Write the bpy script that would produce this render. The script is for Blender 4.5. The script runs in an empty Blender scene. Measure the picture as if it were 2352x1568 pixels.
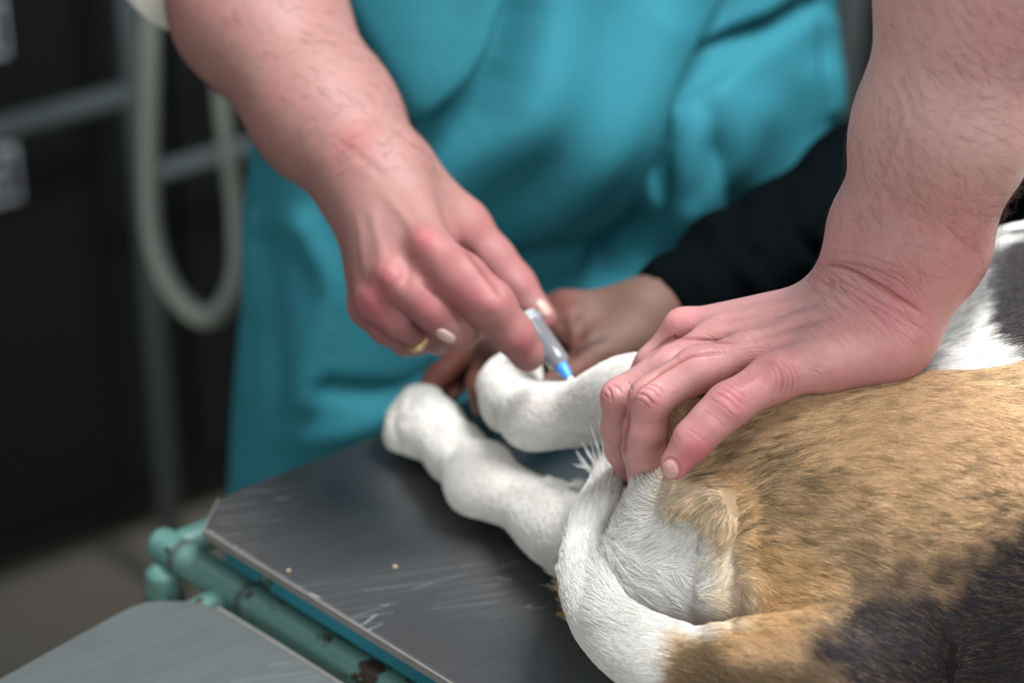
import bpy, bmesh, math, random
import numpy as np
from mathutils import Vector, Matrix
from mathutils.bvhtree import BVHTree
from mathutils.kdtree import KDTree

# ------------------------------------------------------------------ camera, world, lights, exposure
S = 1.1                                   # one design unit = 1.1 m
FPX = 85.0 / 36.0 * 2352.0
TH = math.radians(29.0)
CT, ST = math.cos(TH), math.sin(TH)
TZ = 0.88                                 # table top height
CAMZ = TZ + 0.602 * S
scene = bpy.context.scene
COL = scene.collection

cam_d = bpy.data.cameras.new('camera')
cam = bpy.data.objects.new('camera', cam_d)
COL.objects.link(cam)
cam.location = (0, 0, CAMZ)
cam.rotation_euler = (math.pi / 2 - TH, 0, 0)
cam_d.lens = 85.0
cam_d.sensor_width = 36.0
cam_d.sensor_fit = 'HORIZONTAL'
cam_d.clip_start = 0.05
cam_d.dof.use_dof = True
cam_d.dof.focus_distance = 0.945 * S
cam_d.dof.aperture_fstop = 4.6
scene.camera = cam

world = bpy.data.worlds.new('world')
scene.world = world
world.use_nodes = True
world.node_tree.nodes['Background'].inputs[0].default_value = (0.93, 0.97, 1.0, 1)
world.node_tree.nodes['Background'].inputs[1].default_value = 0.20


def area(name, loc, target, sx, sy, power, col):
    l = bpy.data.lights.new(name, 'AREA')
    l.shape = 'RECTANGLE'
    l.size, l.size_y, l.energy, l.color = sx, sy, power, col
    o = bpy.data.objects.new(name, l)
    COL.objects.link(o)
    o.location = loc
    o.rotation_euler = (Vector(target) - Vector(loc)).to_track_quat('-Z', 'Y').to_euler()
    return o


area('ceiling_lamp_light', (0.50, 0.95, 2.25), (0.12, 1.02, 0.95), 0.7, 0.45, 45, (0.98, 0.99, 1.0))
area('front_fill_light', (0.75, -1.1, 2.2), (0.0, 1.1, 0.95), 1.3, 1.2, 28, (0.95, 0.98, 1.0))  # added front fill that brightens the forearm and the dog
area('rear_glare_light', (-1.7, 2.3, 2.2), (-0.1, 1.1, 0.9), 1.0, 0.9, 30, (0.93, 0.97, 1.0))  # unseen light added from behind to put glare on the steel
area('side_fill_light', (-1.7, -0.5, 1.55), (-0.1, 1.25, 0.85), 0.9, 0.9, 11, (0.95, 0.98, 1.0))  # added low fill for the apron, also reaching rump and fingers

vs = scene.view_settings
vs.view_transform = 'Standard'
vs.look = 'None'
vs.exposure = 0.0
vs.gamma = 1.0
vs.use_curve_mapping = False
scene.cycles.use_denoising = True
scene.cycles.max_bounces = 8
scene.cycles.caustics_reflective = False
scene.cycles.caustics_refractive = False
try:
    scene.cycles_curves.shape = 'RIBBONS'
    scene.cycles_curves.subdivisions = 2
except Exception:
    pass

rng = np.random.default_rng(7)


# ------------------------------------------------------------------ coordinates
def Q(px, py, d):
    """point seen at pixel (px, py) at depth d (design units)"""
    d = d * S
    x = (px - 1176.0) / FPX * d
    y = -(py - 784.0) / FPX * d
    return np.array([x, d * CT + y * ST, CAMZ - d * ST + y * CT])


def RP(r, d):
    return r * d * S / FPX


def PL(px, py, z):
    """point seen at pixel (px, py) on the horizontal plane at world height z"""
    yc = -(py - 784.0) / FPX
    d = (CAMZ - z) / (ST - yc * CT)
    return Q(px, py, d / S)


def TQ(px, py, h):
    return PL(px, py, TZ + h * S)


def proj(P):
    """world points -> pixel x, pixel y, depth (metres)"""
    q = P - np.array([0, 0, CAMZ])
    d = q[:, 1] * CT - q[:, 2] * ST
    y = q[:, 1] * ST + q[:, 2] * CT
    return 1176 + q[:, 0] / d * FPX, 784 - y / d * FPX, d


# ------------------------------------------------------------------ noise and 2D painting helpers
def _hash(i, j, k, seed):
    n = (i * 374761393 + j * 668265263 + k * 2147483647 + seed * 974634777) & 0xffffffff
    n = ((n ^ (n >> 13)) * 1274126177) & 0xffffffff
    n = (n ^ (n >> 16)) & 0xffffffff
    return n.astype(np.float64) / 4294967295.0


def noise(P, scale, seed=0):
    p = P * scale
    f = np.floor(p).astype(np.int64)
    t = p - f
    t = t * t * (3 - 2 * t)
    r = 0
    for a in (0, 1):
        for b in (0, 1):
            for c in (0, 1):
                w = (t[:, 0] if a else 1 - t[:, 0]) * (t[:, 1] if b else 1 - t[:, 1]) * (t[:, 2] if c else 1 - t[:, 2])
                r = r + w * _hash(f[:, 0] + a, f[:, 1] + b, f[:, 2] + c, seed)
    return r * 2 - 1


def fbm(P, scale, seed=0, n=3):
    r, a = 0, 1.0
    for i in range(n):
        r = r + a * noise(P, scale * 2 ** i, seed + i)
        a *= 0.5
    return r / 1.75


def sstep(x, a, b):
    t = np.clip((x - a) / (b - a), 0, 1)
    return t * t * (3 - 2 * t)


def seg_dist(X, Y, pts):
    """distance to a polyline in pixel space"""
    best = np.full(X.shape, 1e9)
    for (ax, ay), (bx, by) in zip(pts[:-1], pts[1:]):
        dx, dy = bx - ax, by - ay
        t = np.clip(((X - ax) * dx + (Y - ay) * dy) / (dx * dx + dy * dy + 1e-9), 0, 1)
        best = np.minimum(best, np.hypot(X - ax - t * dx, Y - ay - t * dy))
    return best


def poly_sd(X, Y, pts):
    """signed distance (negative inside) to a polygon in pixel space"""
    d = seg_dist(X, Y, list(pts) + [pts[0]])
    ins = np.zeros(X.shape, bool)
    n = len(pts)
    for i in range(n):
        ax, ay = pts[i]
        bx, by = pts[(i + 1) % n]
        c = ((ay > Y) != (by > Y))
        with np.errstate(divide='ignore', invalid='ignore'):
            xi = (bx - ax) * (Y - ay) / ((by - ay) if by != ay else 1e-9) + ax
        ins ^= c & (X < xi)
    return np.where(ins, -d, d)


# ------------------------------------------------------------------ signed distance modelling
def roundcone(P, a, b, r1, r2):
    a, b = np.asarray(a, float), np.asarray(b, float)
    ba = b - a
    l2 = max(float(ba @ ba), 1e-12)
    if abs(r1 - r2) >= math.sqrt(l2) * 0.98:
        r2 = r1 - math.copysign(math.sqrt(l2) * 0.98, r1 - r2)
    rr = r1 - r2
    a2 = l2 - rr * rr
    il2 = 1.0 / l2
    pa = P - a
    y = pa @ ba
    z = y - l2
    pp = np.einsum('ij,ij->i', pa, pa)
    x2 = np.maximum(pp * l2 - y * y, 0) * l2
    y2 = y * y * l2
    z2 = z * z * l2
    k = math.copysign(1, rr) * rr * rr * x2
    d = (np.sqrt(x2 * a2 * il2) + y * rr) * il2 - r1
    m = np.sign(z) * a2 * z2 > k
    d = np.where(m, np.sqrt(x2 + z2) * il2 - r2, d)
    m2 = (~m) & (np.sign(y) * a2 * y2 < k)
    return np.where(m2, np.sqrt(x2 + y2) * il2 - r1, d)


def smin(a, b, k):
    h = np.clip(0.5 + 0.5 * (b - a) / k, 0, 1)
    return b + (a - b) * h - k * h * (1 - h)


def smax(a, b, k):
    return -smin(-a, -b, k)


def chain(pts, k=0.003, dens=1):
    """pts: (px, py, depth, radius in px) -> list of primitives, blended along the chain"""
    w = [(Q(p[0], p[1], p[2]), RP(p[3], p[2])) for p in pts]
    if dens > 1:
        a_ = smooth_path([np.append(q, r) for q, r in w], dens)
        w = [(x[:3], x[3]) for x in a_]

    def f(P):
        d = None
        for (a, ra), (b, rb) in zip(w[:-1], w[1:]):
            e = roundcone(P, a, b, ra, rb)
            d = e if d is None else smin(d, e, k)
        return d
    f.pts = w
    return f


def hchain(pts, k=0.003, dens=1):
    """as chain, with the third value the height over the table (design units)"""
    w = []
    for p in pts:
        q = TQ(p[0], p[1], p[2])
        dd = proj(q[None])[2][0]
        w.append((q, p[3] * dd / FPX))
    if dens > 1:
        a_ = smooth_path([np.append(q, r) for q, r in w], dens)
        w = [(x[:3], x[3]) for x in a_]

    def f(P):
        d = None
        for (a, ra), (b, rb) in zip(w[:-1], w[1:]):
            e = roundcone(P, a, b, ra, rb)
            d = e if d is None else smin(d, e, k)
        return d
    f.pts = w
    return f


def bounds(chains, pad):
    lo = np.full(3, 1e9)
    hi = -lo
    for c in chains:
        for p, r in c.pts:
            lo = np.minimum(lo, p - r)
            hi = np.maximum(hi, p + r)
    return lo - pad, hi + pad


def sdf_mesh(f, lo, hi, h, slack=0.012):
    """surface nets over a narrow band; returns verts, quads"""
    B = 12
    nb = np.ceil((hi - lo) / (h * B)).astype(int)
    n = nb * B + 1
    ci = np.stack(np.meshgrid(*[np.arange(k) for k in nb], indexing='ij'), -1).reshape(-1, 3)
    cc = lo + (ci * B + B / 2) * h
    dc = f(cc)
    V = np.empty(tuple(n), np.float32)
    fill = np.where(dc > 0, 1.0, -1.0).reshape(tuple(nb)).astype(np.float32)
    V[:-1, :-1, :-1] = np.repeat(np.repeat(np.repeat(fill, B, 0), B, 1), B, 2)
    V[-1] = 1; V[:, -1] = 1; V[:, :, -1] = 1
    near = np.abs(dc) < B * h * 0.87 + slack
    off = np.stack(np.meshgrid(*[np.arange(B + 1)] * 3, indexing='ij'), -1).reshape(-1, 3)
    act = ci[near]
    step = max(1, 400000 // len(off))
    for s in range(0, len(act), step):
        a = act[s:s + step]
        idx = (a[:, None, :] * B + off[None]).reshape(-1, 3)
        V[idx[:, 0], idx[:, 1], idx[:, 2]] = f(lo + idx * h)
    sg = V < 0
    c = np.zeros(tuple(n - 1), np.uint8)
    for dx in (0, 1):
        for dy in (0, 1):
            for dz in (0, 1):
                c += sg[dx:n[0] - 1 + dx, dy:n[1] - 1 + dy, dz:n[2] - 1 + dz]
    mix = (c > 0) & (c < 8)
    cells = np.argwhere(mix)
    vid = np.full(tuple(n - 1), -1, np.int64)
    vid[mix] = np.arange(len(cells))
    acc = np.zeros((len(cells), 3))
    cnt = np.zeros(len(cells))
    corners = [(a, b, d) for a in (0, 1) for b in (0, 1) for d in (0, 1)]
    for i, p in enumerate(corners):
        for q in corners[i + 1:]:
            if sum(abs(p[t] - q[t]) for t in range(3)) != 1:
                continue
            va = V[cells[:, 0] + p[0], cells[:, 1] + p[1], cells[:, 2] + p[2]]
            vb = V[cells[:, 0] + q[0], cells[:, 1] + q[1], cells[:, 2] + q[2]]
            m = (va < 0) != (vb < 0)
            t = np.where(m, va / np.where(m, va - vb, 1), 0)
            pt = np.array(p) + t[:, None] * (np.array(q) - np.array(p))
            acc += np.where(m[:, None], pt, 0)
            cnt += m
    verts = lo + (cells + acc / cnt[:, None]) * h
    quads = []
    for ax in range(3):
        o1, o2 = [(1, 2), (2, 0), (0, 1)][ax]
        sl0 = [slice(None)] * 3; sl1 = [slice(None)] * 3
        sl0[ax] = slice(0, n[ax] - 1); sl1[ax] = slice(1, n[ax])
        a, b = sg[tuple(sl0)], sg[tuple(sl1)]
        e = np.argwhere(a != b)
        e = e[(e[:, o1] > 0) & (e[:, o2] > 0) & (e[:, o1] < n[o1] - 1) & (e[:, o2] < n[o2] - 1)]
        ins = a[e[:, 0], e[:, 1], e[:, 2]]
        q = []
        for d1, d2 in ((-1, -1), (0, -1), (0, 0), (-1, 0)):
            t = e.copy(); t[:, o1] += d1; t[:, o2] += d2
            q.append(vid[t[:, 0], t[:, 1], t[:, 2]])
        q = np.stack(q, 1)
        q[~ins] = q[~ins][:, ::-1]
        quads.append(q)
    quads = np.concatenate(quads)
    quads = quads[(quads >= 0).all(1)]
    # relax slightly to remove grid stepping
    e0 = np.concatenate([quads[:, 0], quads[:, 1], quads[:, 2], quads[:, 3]])
    e1 = np.concatenate([quads[:, 1], quads[:, 2], quads[:, 3], quads[:, 0]])
    nv = len(verts)
    deg = np.maximum(np.bincount(e0, minlength=nv) + np.bincount(e1, minlength=nv), 1)
    for it in range(2):
        avg = np.stack([np.bincount(e0, verts[e1, k], nv) + np.bincount(e1, verts[e0, k], nv) for k in range(3)], 1) / deg[:, None]
        verts = verts * 0.5 + avg * 0.5
    return verts, quads


def vnormals(v, q):
    d1 = v[q[:, 2]] - v[q[:, 0]]
    d2 = v[q[:, 3]] - v[q[:, 1]]
    fn = np.cross(d1, d2)
    n = np.zeros_like(v)
    for k in range(3):
        for c in range(q.shape[1]):
            n[:, k] += np.bincount(q[:, c], fn[:, k], len(v))
    return n / np.maximum(np.linalg.norm(n, axis=1, keepdims=True), 1e-12)


def relax(v, q, it=3, lam=0.5):
    e0 = np.concatenate([q[:, k] for k in range(4)])
    e1 = np.concatenate([q[:, (k + 1) % 4] for k in range(4)])
    nv = len(v)
    deg = np.maximum(np.bincount(e0, minlength=nv) + np.bincount(e1, minlength=nv), 1)
    for _ in range(it):
        avg = np.stack([np.bincount(e0, v[e1, k], nv) + np.bincount(e1, v[e0, k], nv) for k in range(3)], 1) / deg[:, None]
        v = v * (1 - lam) + avg * lam
    return v


def subdivide(v, q):
    """split every quad into four"""
    n = len(v)
    a = np.concatenate([q[:, k] for k in range(4)]); b = np.concatenate([q[:, (k + 1) % 4] for k in range(4)])
    key = np.minimum(a, b).astype(np.int64) * n + np.maximum(a, b)
    uq, inv = np.unique(key, return_inverse=True)
    em = (v[uq // n] + v[uq % n]) / 2
    fc = v[q].mean(1)
    m = len(q)
    e = [n + inv[k * m:(k + 1) * m] for k in range(4)]
    c = n + len(uq) + np.arange(m)
    V = np.concatenate([v, em, fc])
    Q_ = np.concatenate([np.stack([q[:, k], e[k], c, e[(k + 3) % 4]], 1) for k in range(4)])
    return V, Q_


def facing(v, n):
    c = np.array([0, 0, CAMZ]) - v
    c /= np.linalg.norm(c, axis=1, keepdims=True)
    return np.einsum('ij,ij->i', c, n)


# ------------------------------------------------------------------ mesh objects
def mesh_np(name, v, q, mat, parent=None, smooth=True, attrs=None):
    me = bpy.data.meshes.new(name)
    v = np.asarray(v, np.float64)
    q = np.asarray(q)
    me.vertices.add(len(v))
    me.vertices.foreach_set('co', v.astype(np.float32).ravel())
    k = q.shape[1]
    me.loops.add(q.size)
    me.loops.foreach_set('vertex_index', q.astype(np.int32).ravel())
    me.polygons.add(len(q))
    me.polygons.foreach_set('loop_start', np.arange(0, q.size, k, dtype=np.int32))
    me.polygons.foreach_set('loop_total', np.full(len(q), k, np.int32))
    me.update(calc_edges=True)
    me.validate()
    if smooth:
        me.polygons.foreach_set('use_smooth', np.ones(len(me.polygons), bool))
    if attrs:
        for an, arr in attrs.items():
            arr = np.asarray(arr, np.float32)
            if arr.ndim == 1:
                at = me.attributes.new(an, 'FLOAT', 'POINT')
                at.data.foreach_set('value', arr)
            else:
                at = me.attributes.new(an, 'FLOAT_COLOR', 'POINT')
                at.data.foreach_set('color', np.concatenate([arr, np.ones((len(arr), 1), np.float32)], 1).ravel())
    me.materials.append(mat)
    o = bpy.data.objects.new(name, me)
    COL.objects.link(o)
    if parent:
        o.parent = parent
        if parent.type == 'EMPTY' or parent.location.length > 0:
            o.matrix_parent_inverse = Matrix.Translation(-parent.location)
    return o


def mesh_bm(name, bm, mat, parent=None, smooth=False):
    me = bpy.data.meshes.new(name)
    bmesh.ops.recalc_face_normals(bm, faces=bm.faces)
    bm.to_mesh(me)
    bm.free()
    if smooth:
        me.polygons.foreach_set('use_smooth', [True] * len(me.polygons))
    me.materials.append(mat)
    o = bpy.data.objects.new(name, me)
    COL.objects.link(o)
    if parent:
        o.parent = parent
        o.matrix_parent_inverse = Matrix.Translation(-parent.location)
    return o


def bevel(o, w, seg=2):
    m = o.modifiers.new('bevel', 'BEVEL')
    m.width, m.segments, m.limit_method = w, seg, 'ANGLE'
    m.angle_limit = math.radians(35)
    return o


def tag(o, label=None, cat=None, group=None, kind=None):
    if label: o['label'] = label
    if cat: o['category'] = cat
    if group: o['group'] = group
    if kind: o['kind'] = kind
    return o


def empty(name, loc, label, cat, group=None):
    o = bpy.data.objects.new(name, None)
    COL.objects.link(o)
    o.location = Vector(loc)
    o.empty_display_size = 0.05
    return tag(o, label, cat, group)


def bm_box(bm, c, sx, sy, sz, rot=0.0):
    r = bmesh.ops.create_cube(bm, size=1.0)
    M = Matrix.Translation(Vector(c)) @ Matrix.Rotation(rot, 4, 'Z') @ Matrix.Diagonal((sx, sy, sz, 1))
    bmesh.ops.transform(bm, matrix=M, verts=r['verts'])
    return r['verts']


def bm_prism(bm, pts, z0, z1):
    """pts: xy outline"""
    b = [bm.verts.new((p[0], p[1], z0)) for p in pts]
    t = [bm.verts.new((p[0], p[1], z1)) for p in pts]
    n = len(pts)
    bm.faces.new(b[::-1]); bm.faces.new(t)
    for i in range(n):
        bm.faces.new((b[i], b[(i + 1) % n], t[(i + 1) % n], t[i]))


def smooth_path(pts, n):
    """Catmull-Rom through points (rows of any width)"""
    P = np.asarray(pts, float)
    P = np.vstack([2 * P[0] - P[1], P, 2 * P[-1] - P[-2]])
    out = []
    m = len(P) - 3
    for i in range(m):
        for t in np.linspace(0, 1, n, endpoint=False):
            a, b, c, d = P[i:i + 4]
            out.append(0.5 * ((2 * b) + (-a + c) * t + (2 * a - 5 * b + 4 * c - d) * t * t + (-a + 3 * b - 3 * c + d) * t ** 3))
    out.append(P[-2])
    return np.array(out)


def tube_np(pts, rad, seg=20, cap=True, ell=None):
    """tube along pts; returns verts, quads"""
    P = np.asarray(pts, float)
    n = len(P)
    rad = np.broadcast_to(np.asarray(rad, float), (n,))
    T = np.gradient(P, axis=0)
    T /= np.linalg.norm(T, axis=1, keepdims=True)
    up = np.array([0, 0, 1.0]) if abs(T[0][2]) < 0.9 else np.array([1.0, 0, 0])
    N = np.cross(T[0], up); N /= np.linalg.norm(N)
    V = []
    for i in range(n):
        N = N - T[i] * (N @ T[i]); N /= np.linalg.norm(N)
        Bn = np.cross(T[i], N)
        a = np.linspace(0, 2 * math.pi, seg, endpoint=False)
        V.append(P[i] + rad[i] * (np.cos(a)[:, None] * N + np.sin(a)[:, None] * Bn))
    V = np.concatenate(V)
    q = []
    for i in range(n - 1):
        for j in range(seg):
            k = (j + 1) % seg
            q.append((i * seg + j, i * seg + k, (i + 1) * seg + k, (i + 1) * seg + j))
    if cap:
        for base, rev in ((0, False), ((n - 1) * seg, True)):
            c = len(V)
            V = np.vstack([V, P[0 if base == 0 else -1][None]])
            for j in range(0, seg, 2):
                a, b, d = base + j, base + (j + 1) % seg, base + (j + 2) % seg
                q.append((c, d, b, a) if not rev else (c, a, b, d))
    return V, np.array(q)


def bvh_of(o):
    me = o.data
    n = len(me.vertices)
    co = np.empty(n * 3, np.float32); me.vertices.foreach_get('co', co)
    vs_ = [tuple(x) for x in co.reshape(-1, 3)]
    return BVHTree.FromPolygons(vs_, [tuple(p.vertices) for p in me.polygons])


def patch_on(name, bvh, uvpx, mat, parent, thick=0.0004, lift=0.0, bulge=0.0, dirv=None):
    """a thin shaped plate lying on a surface. uvpx: (rows, cols, 2) array of pixels"""
    R, C = uvpx.shape[:2]
    org = Vector((0, 0, CAMZ))
    top, bot = [], []
    for i in range(R):
        for j in range(C):
            d = Vector(Q(uvpx[i, j, 0], uvpx[i, j, 1], 1.0)) - org
            d.normalize()
            hit, nor, _, _ = bvh.ray_cast(org, d)
            if hit is None:
                hit = org + d * 1.1; nor = -d
            e = 1 - max(abs(2 * i / (R - 1) - 1), abs(2 * j / (C - 1) - 1)) ** 4
            top.append(hit + nor * (lift + thick * e + bulge * e))
            bot.append(hit - nor * 0.0006)
    v = np.array([tuple(p) for p in top] + [tuple(p) for p in bot])
    q = []
    m = R * C
    for i in range(R - 1):
        for j in range(C - 1):
            a = i * C + j
            q.append((a, a + 1, a + C + 1, a + C))
            q.append((m + a, m + a + C, m + a + C + 1, m + a + 1))
    ring = [j for j in range(C)] + [i * C + C - 1 for i in range(1, R)] + [(R - 1) * C + j for j in range(C - 2, -1, -1)] + [i * C for i in range(R - 2, 0, -1)]
    for a, b in zip(ring, ring[1:] + ring[:1]):
        q.append((a, m + a, m + b, b))
    q = np.array(q)
    # face outwards, towards the viewer side
    n = vnormals(v, q)
    if facing(v[:m], n[:m]).mean() < 0:
        q = q[:, ::-1]
    return mesh_np(name, v, q, mat, parent)


def disc_px(cx, cy, ax, ay, rot, n=9, sq=2.6):
    """superellipse patch of pixels, rot in degrees (direction of the long axis)"""
    u = np.linspace(-1, 1, n)
    out = np.zeros((n, n, 2))
    c, s = math.cos(math.radians(rot)), math.sin(math.radians(rot))
    for i, a in enumerate(u):
        for j, b in enumerate(u):
            m = max(abs(a), abs(b))
            if m > 0:
                l = (abs(a) ** sq + abs(b) ** sq) ** (1 / sq)
                x, y = a * m / l, b * m / l
            else:
                x = y = 0
            x *= ax; y *= ay
            out[i, j] = (cx + x * c - y * s, cy + x * s + y * c)
    return out


# ------------------------------------------------------------------ materials
class NT:
    def __init__(s, name):
        s.m = bpy.data.materials.new(name)
        s.m.use_nodes = True
        s.t = s.m.node_tree
        s.n = s.t.nodes
        s.b = s.n['Principled BSDF']

    def add(s, typ, **kw):
        nd = s.n.new(typ)
        for k, v in kw.items():
            if k.startswith('i_'):
                key = k[2:].replace('_', ' ')
                nd.inputs[key].default_value = v
            else:
                setattr(nd, k, v)
        return nd

    def link(s, a, b):
        s.t.links.new(a, b)


def hexc(r, g, b):
    f = lambda c: (c / 255 / 12.92) if c / 255 <= 0.04045 else ((c / 255 + 0.055) / 1.055) ** 2.4
    return (f(r), f(g), f(b), 1)


def coords(t, kind='Object', scale=None):
    tc = t.add('ShaderNodeTexCoord')
    o = tc.outputs[kind]
    if scale:
        mp = t.add('ShaderNodeMapping')
        mp.inputs['Scale'].default_value = scale
        t.link(o, mp.inputs['Vector'])
        o = mp.outputs[0]
    return o


def plain(name, col, rough=0.6, metal=0.0, nscale=20, namt=0.12, bump=0.0, sheen=0.0, spec=0.5):
    t = NT(name)
    co = coords(t)
    nz = t.add('ShaderNodeTexNoise', i_Scale=nscale, i_Detail=4.0)
    t.link(co, nz.inputs['Vector'])
    mx = t.add('ShaderNodeMix', data_type='RGBA')
    mx.inputs[6].default_value = tuple(c * (1 - namt) for c in col[:3]) + (1,)
    mx.inputs[7].default_value = tuple(min(1, c * (1 + namt)) for c in col[:3]) + (1,)
    t.link(nz.outputs[0], mx.inputs[0])
    t.link(mx.outputs[2], t.b.inputs['Base Color'])
    t.b.inputs['Roughness'].default_value = rough
    t.b.inputs['Metallic'].default_value = metal
    t.b.inputs['Specular IOR Level'].default_value = spec
    t.b.inputs['Sheen Weight'].default_value = sheen
    if bump:
        bp = t.add('ShaderNodeBump', i_Strength=bump, i_Distance=0.002)
        t.link(nz.outputs[0], bp.inputs['Height'])
        t.link(bp.outputs[0], t.b.inputs['Normal'])
    return t.m


def skin(name, pale, red, dark, sss=0.12, fine=1.0, rough=0.47):
    t = NT(name)
    co = coords(t)
    at = t.add('ShaderNodeAttribute', attribute_name='red')
    cr = t.add('ShaderNodeAttribute', attribute_name='crease')
    nz = t.add('ShaderNodeTexNoise', i_Scale=45.0, i_Detail=5.0)
    n2 = t.add('ShaderNodeTexNoise', i_Scale=260.0, i_Detail=3.0)
    t.link(co, nz.inputs['Vector']); t.link(co, n2.inputs['Vector'])
    ad = t.add('ShaderNodeMath', operation='MULTIPLY_ADD')
    ad.inputs[1].default_value = 0.55
    t.link(nz.outputs[0], ad.inputs[0]); t.link(at.outputs['Fac'], ad.inputs[2])
    sb = t.add('ShaderNodeMath', operation='SUBTRACT', use_clamp=True)
    sb.inputs[1].default_value = 0.2
    t.link(ad.outputs[0], sb.inputs[0])
    m1 = t.add('ShaderNodeMix', data_type='RGBA')
    m1.inputs[6].default_value = pale; m1.inputs[7].default_value = red
    t.link(sb.outputs[0], m1.inputs[0])
    m2 = t.add('ShaderNodeMix', data_type='RGBA', blend_type='MULTIPLY')
    m2.inputs[0].default_value = 0.22
    t.link(m1.outputs[2], m2.inputs[6]); t.link(n2.outputs['Fac'], m2.inputs[7])
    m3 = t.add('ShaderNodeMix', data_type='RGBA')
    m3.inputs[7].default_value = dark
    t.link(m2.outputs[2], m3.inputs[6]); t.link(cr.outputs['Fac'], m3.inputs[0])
    t.link(m3.outputs[2], t.b.inputs['Base Color'])
    t.b.inputs['Roughness'].default_value = rough
    t.b.inputs['Subsurface Weight'].default_value = sss
    t.b.inputs['Subsurface Radius'].default_value = (0.006, 0.002, 0.001)
    t.b.inputs['Subsurface Scale'].default_value = 0.8
    vo = t.add('ShaderNodeTexVoronoi', feature='DISTANCE_TO_EDGE', i_Scale=1300.0)
    t.link(co, vo.inputs['Vector'])
    n3 = t.add('ShaderNodeTexNoise', i_Scale=420.0, i_Detail=4.0)
    t.link(co, n3.inputs['Vector'])
    mm = t.add('ShaderNodeMath', operation='MULTIPLY_ADD')
    mm.inputs[1].default_value = 0.9
    t.link(vo.outputs['Distance'], mm.inputs[0]); t.link(n3.outputs['Fac'], mm.inputs[2])
    bp = t.add('ShaderNodeBump', i_Strength=0.30 * fine, i_Distance=0.0006)
    t.link(mm.outputs[0], bp.inputs['Height'])
    t.link(bp.outputs[0], t.b.inputs['Normal'])
    return t.m


def steel(name, base=(0.30, 0.31, 0.32, 1), rough=0.30, ang=0.0):
    t = NT(name)
    tc = t.add('ShaderNodeTexCoord')
    mp = t.add('ShaderNodeMapping', vector_type='TEXTURE')
    mp.inputs['Rotation'].default_value = (0, 0, ang)
    mp.inputs['Scale'].default_value = (1 / 5, 1 / 300, 1 / 40)
    t.link(tc.outputs['Object'], mp.inputs['Vector'])
    br = t.add('ShaderNodeTexNoise', i_Scale=3.0, i_Detail=6.0, i_Roughness=0.65)
    t.link(mp.outputs[0], br.inputs['Vector'])
    bl = t.add('ShaderNodeTexNoise', i_Scale=7.0, i_Detail=4.0)
    t.link(tc.outputs['Object'], bl.inputs['Vector'])
    # scratches
    mp2 = t.add('ShaderNodeMapping', vector_type='TEXTURE')
    mp2.inputs['Rotation'].default_value = (0, 0, ang - 0.35)
    mp2.inputs['Scale'].default_value = (1 / 7, 1 / 110, 1 / 30)
    t.link(tc.outputs['Object'], mp2.inputs['Vector'])
    sc = t.add('ShaderNodeTexVoronoi', feature='DISTANCE_TO_EDGE', i_Scale=1.6)
    t.link(mp2.outputs[0], sc.inputs['Vector'])
    rp = t.add('ShaderNodeValToRGB')
    rp.color_ramp.elements[0].position = 0.0; rp.color_ramp.elements[0].color = (1, 1, 1, 1)
    rp.color_ramp.elements[1].position = 0.010; rp.color_ramp.elements[1].color = (0, 0, 0, 1)
    t.link(sc.outputs['Distance'], rp.inputs[0])
    msk = t.add('ShaderNodeMath', operation='GREATER_THAN')
    msk.inputs[1].default_value = 0.54
    t.link(bl.outputs[0], msk.inputs[0])
    ms2 = t.add('ShaderNodeMath', operation='MULTIPLY')
    t.link(rp.outputs[0], ms2.inputs[0]); t.link(msk.outputs[0], ms2.inputs[1])
    mx = t.add('ShaderNodeMix', data_type='RGBA')
    mx.inputs[6].default_value = tuple(c * 0.62 for c in base[:3]) + (1,)
    mx.inputs[7].default_value = tuple(c * 1.42 for c in base[:3]) + (1,)
    t.link(bl.outputs[0], mx.inputs[0])
    bm2 = t.add('ShaderNodeMapRange')
    bm2.inputs['From Min'].default_value = 0.3; bm2.inputs['From Max'].default_value = 0.7
    bm2.inputs['To Min'].default_value = 0.92; bm2.inputs['To Max'].default_value = 1.09
    t.link(br.outputs[0], bm2.inputs[0])
    mxb = t.add('ShaderNodeMix', data_type='RGBA', blend_type='MULTIPLY', clamp_result=False)
    mxb.inputs[0].default_value = 1.0
    t.link(mx.outputs[2], mxb.inputs[6]); t.link(bm2.outputs[0], mxb.inputs[7])
    mx2 = t.add('ShaderNodeMix', data_type='RGBA')
    mx2.inputs[7].default_value = (0.75, 0.76, 0.78, 1)
    t.link(mxb.outputs[2], mx2.inputs[6]); t.link(ms2.outputs[0], mx2.inputs[0])
    t.link(mx2.outputs[2], t.b.inputs['Base Color'])
    t.b.inputs['Metallic'].default_value = 0.75
    rr = t.add('ShaderNodeMapRange')
    rr.inputs['From Min'].default_value = 0.3; rr.inputs['From Max'].default_value = 0.7
    rr.inputs['To Min'].default_value = rough - 0.015; rr.inputs['To Max'].default_value = rough + 0.025
    t.link(br.outputs[0], rr.inputs[0])
    t.link(rr.outputs[0], t.b.inputs['Roughness'])
    bp = t.add('ShaderNodeBump', i_Strength=0.02, i_Distance=0.0003)
    t.link(br.outputs[0], bp.inputs['Height'])
    t.link(bp.outputs[0], t.b.inputs['Normal'])
    return t.m


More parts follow.
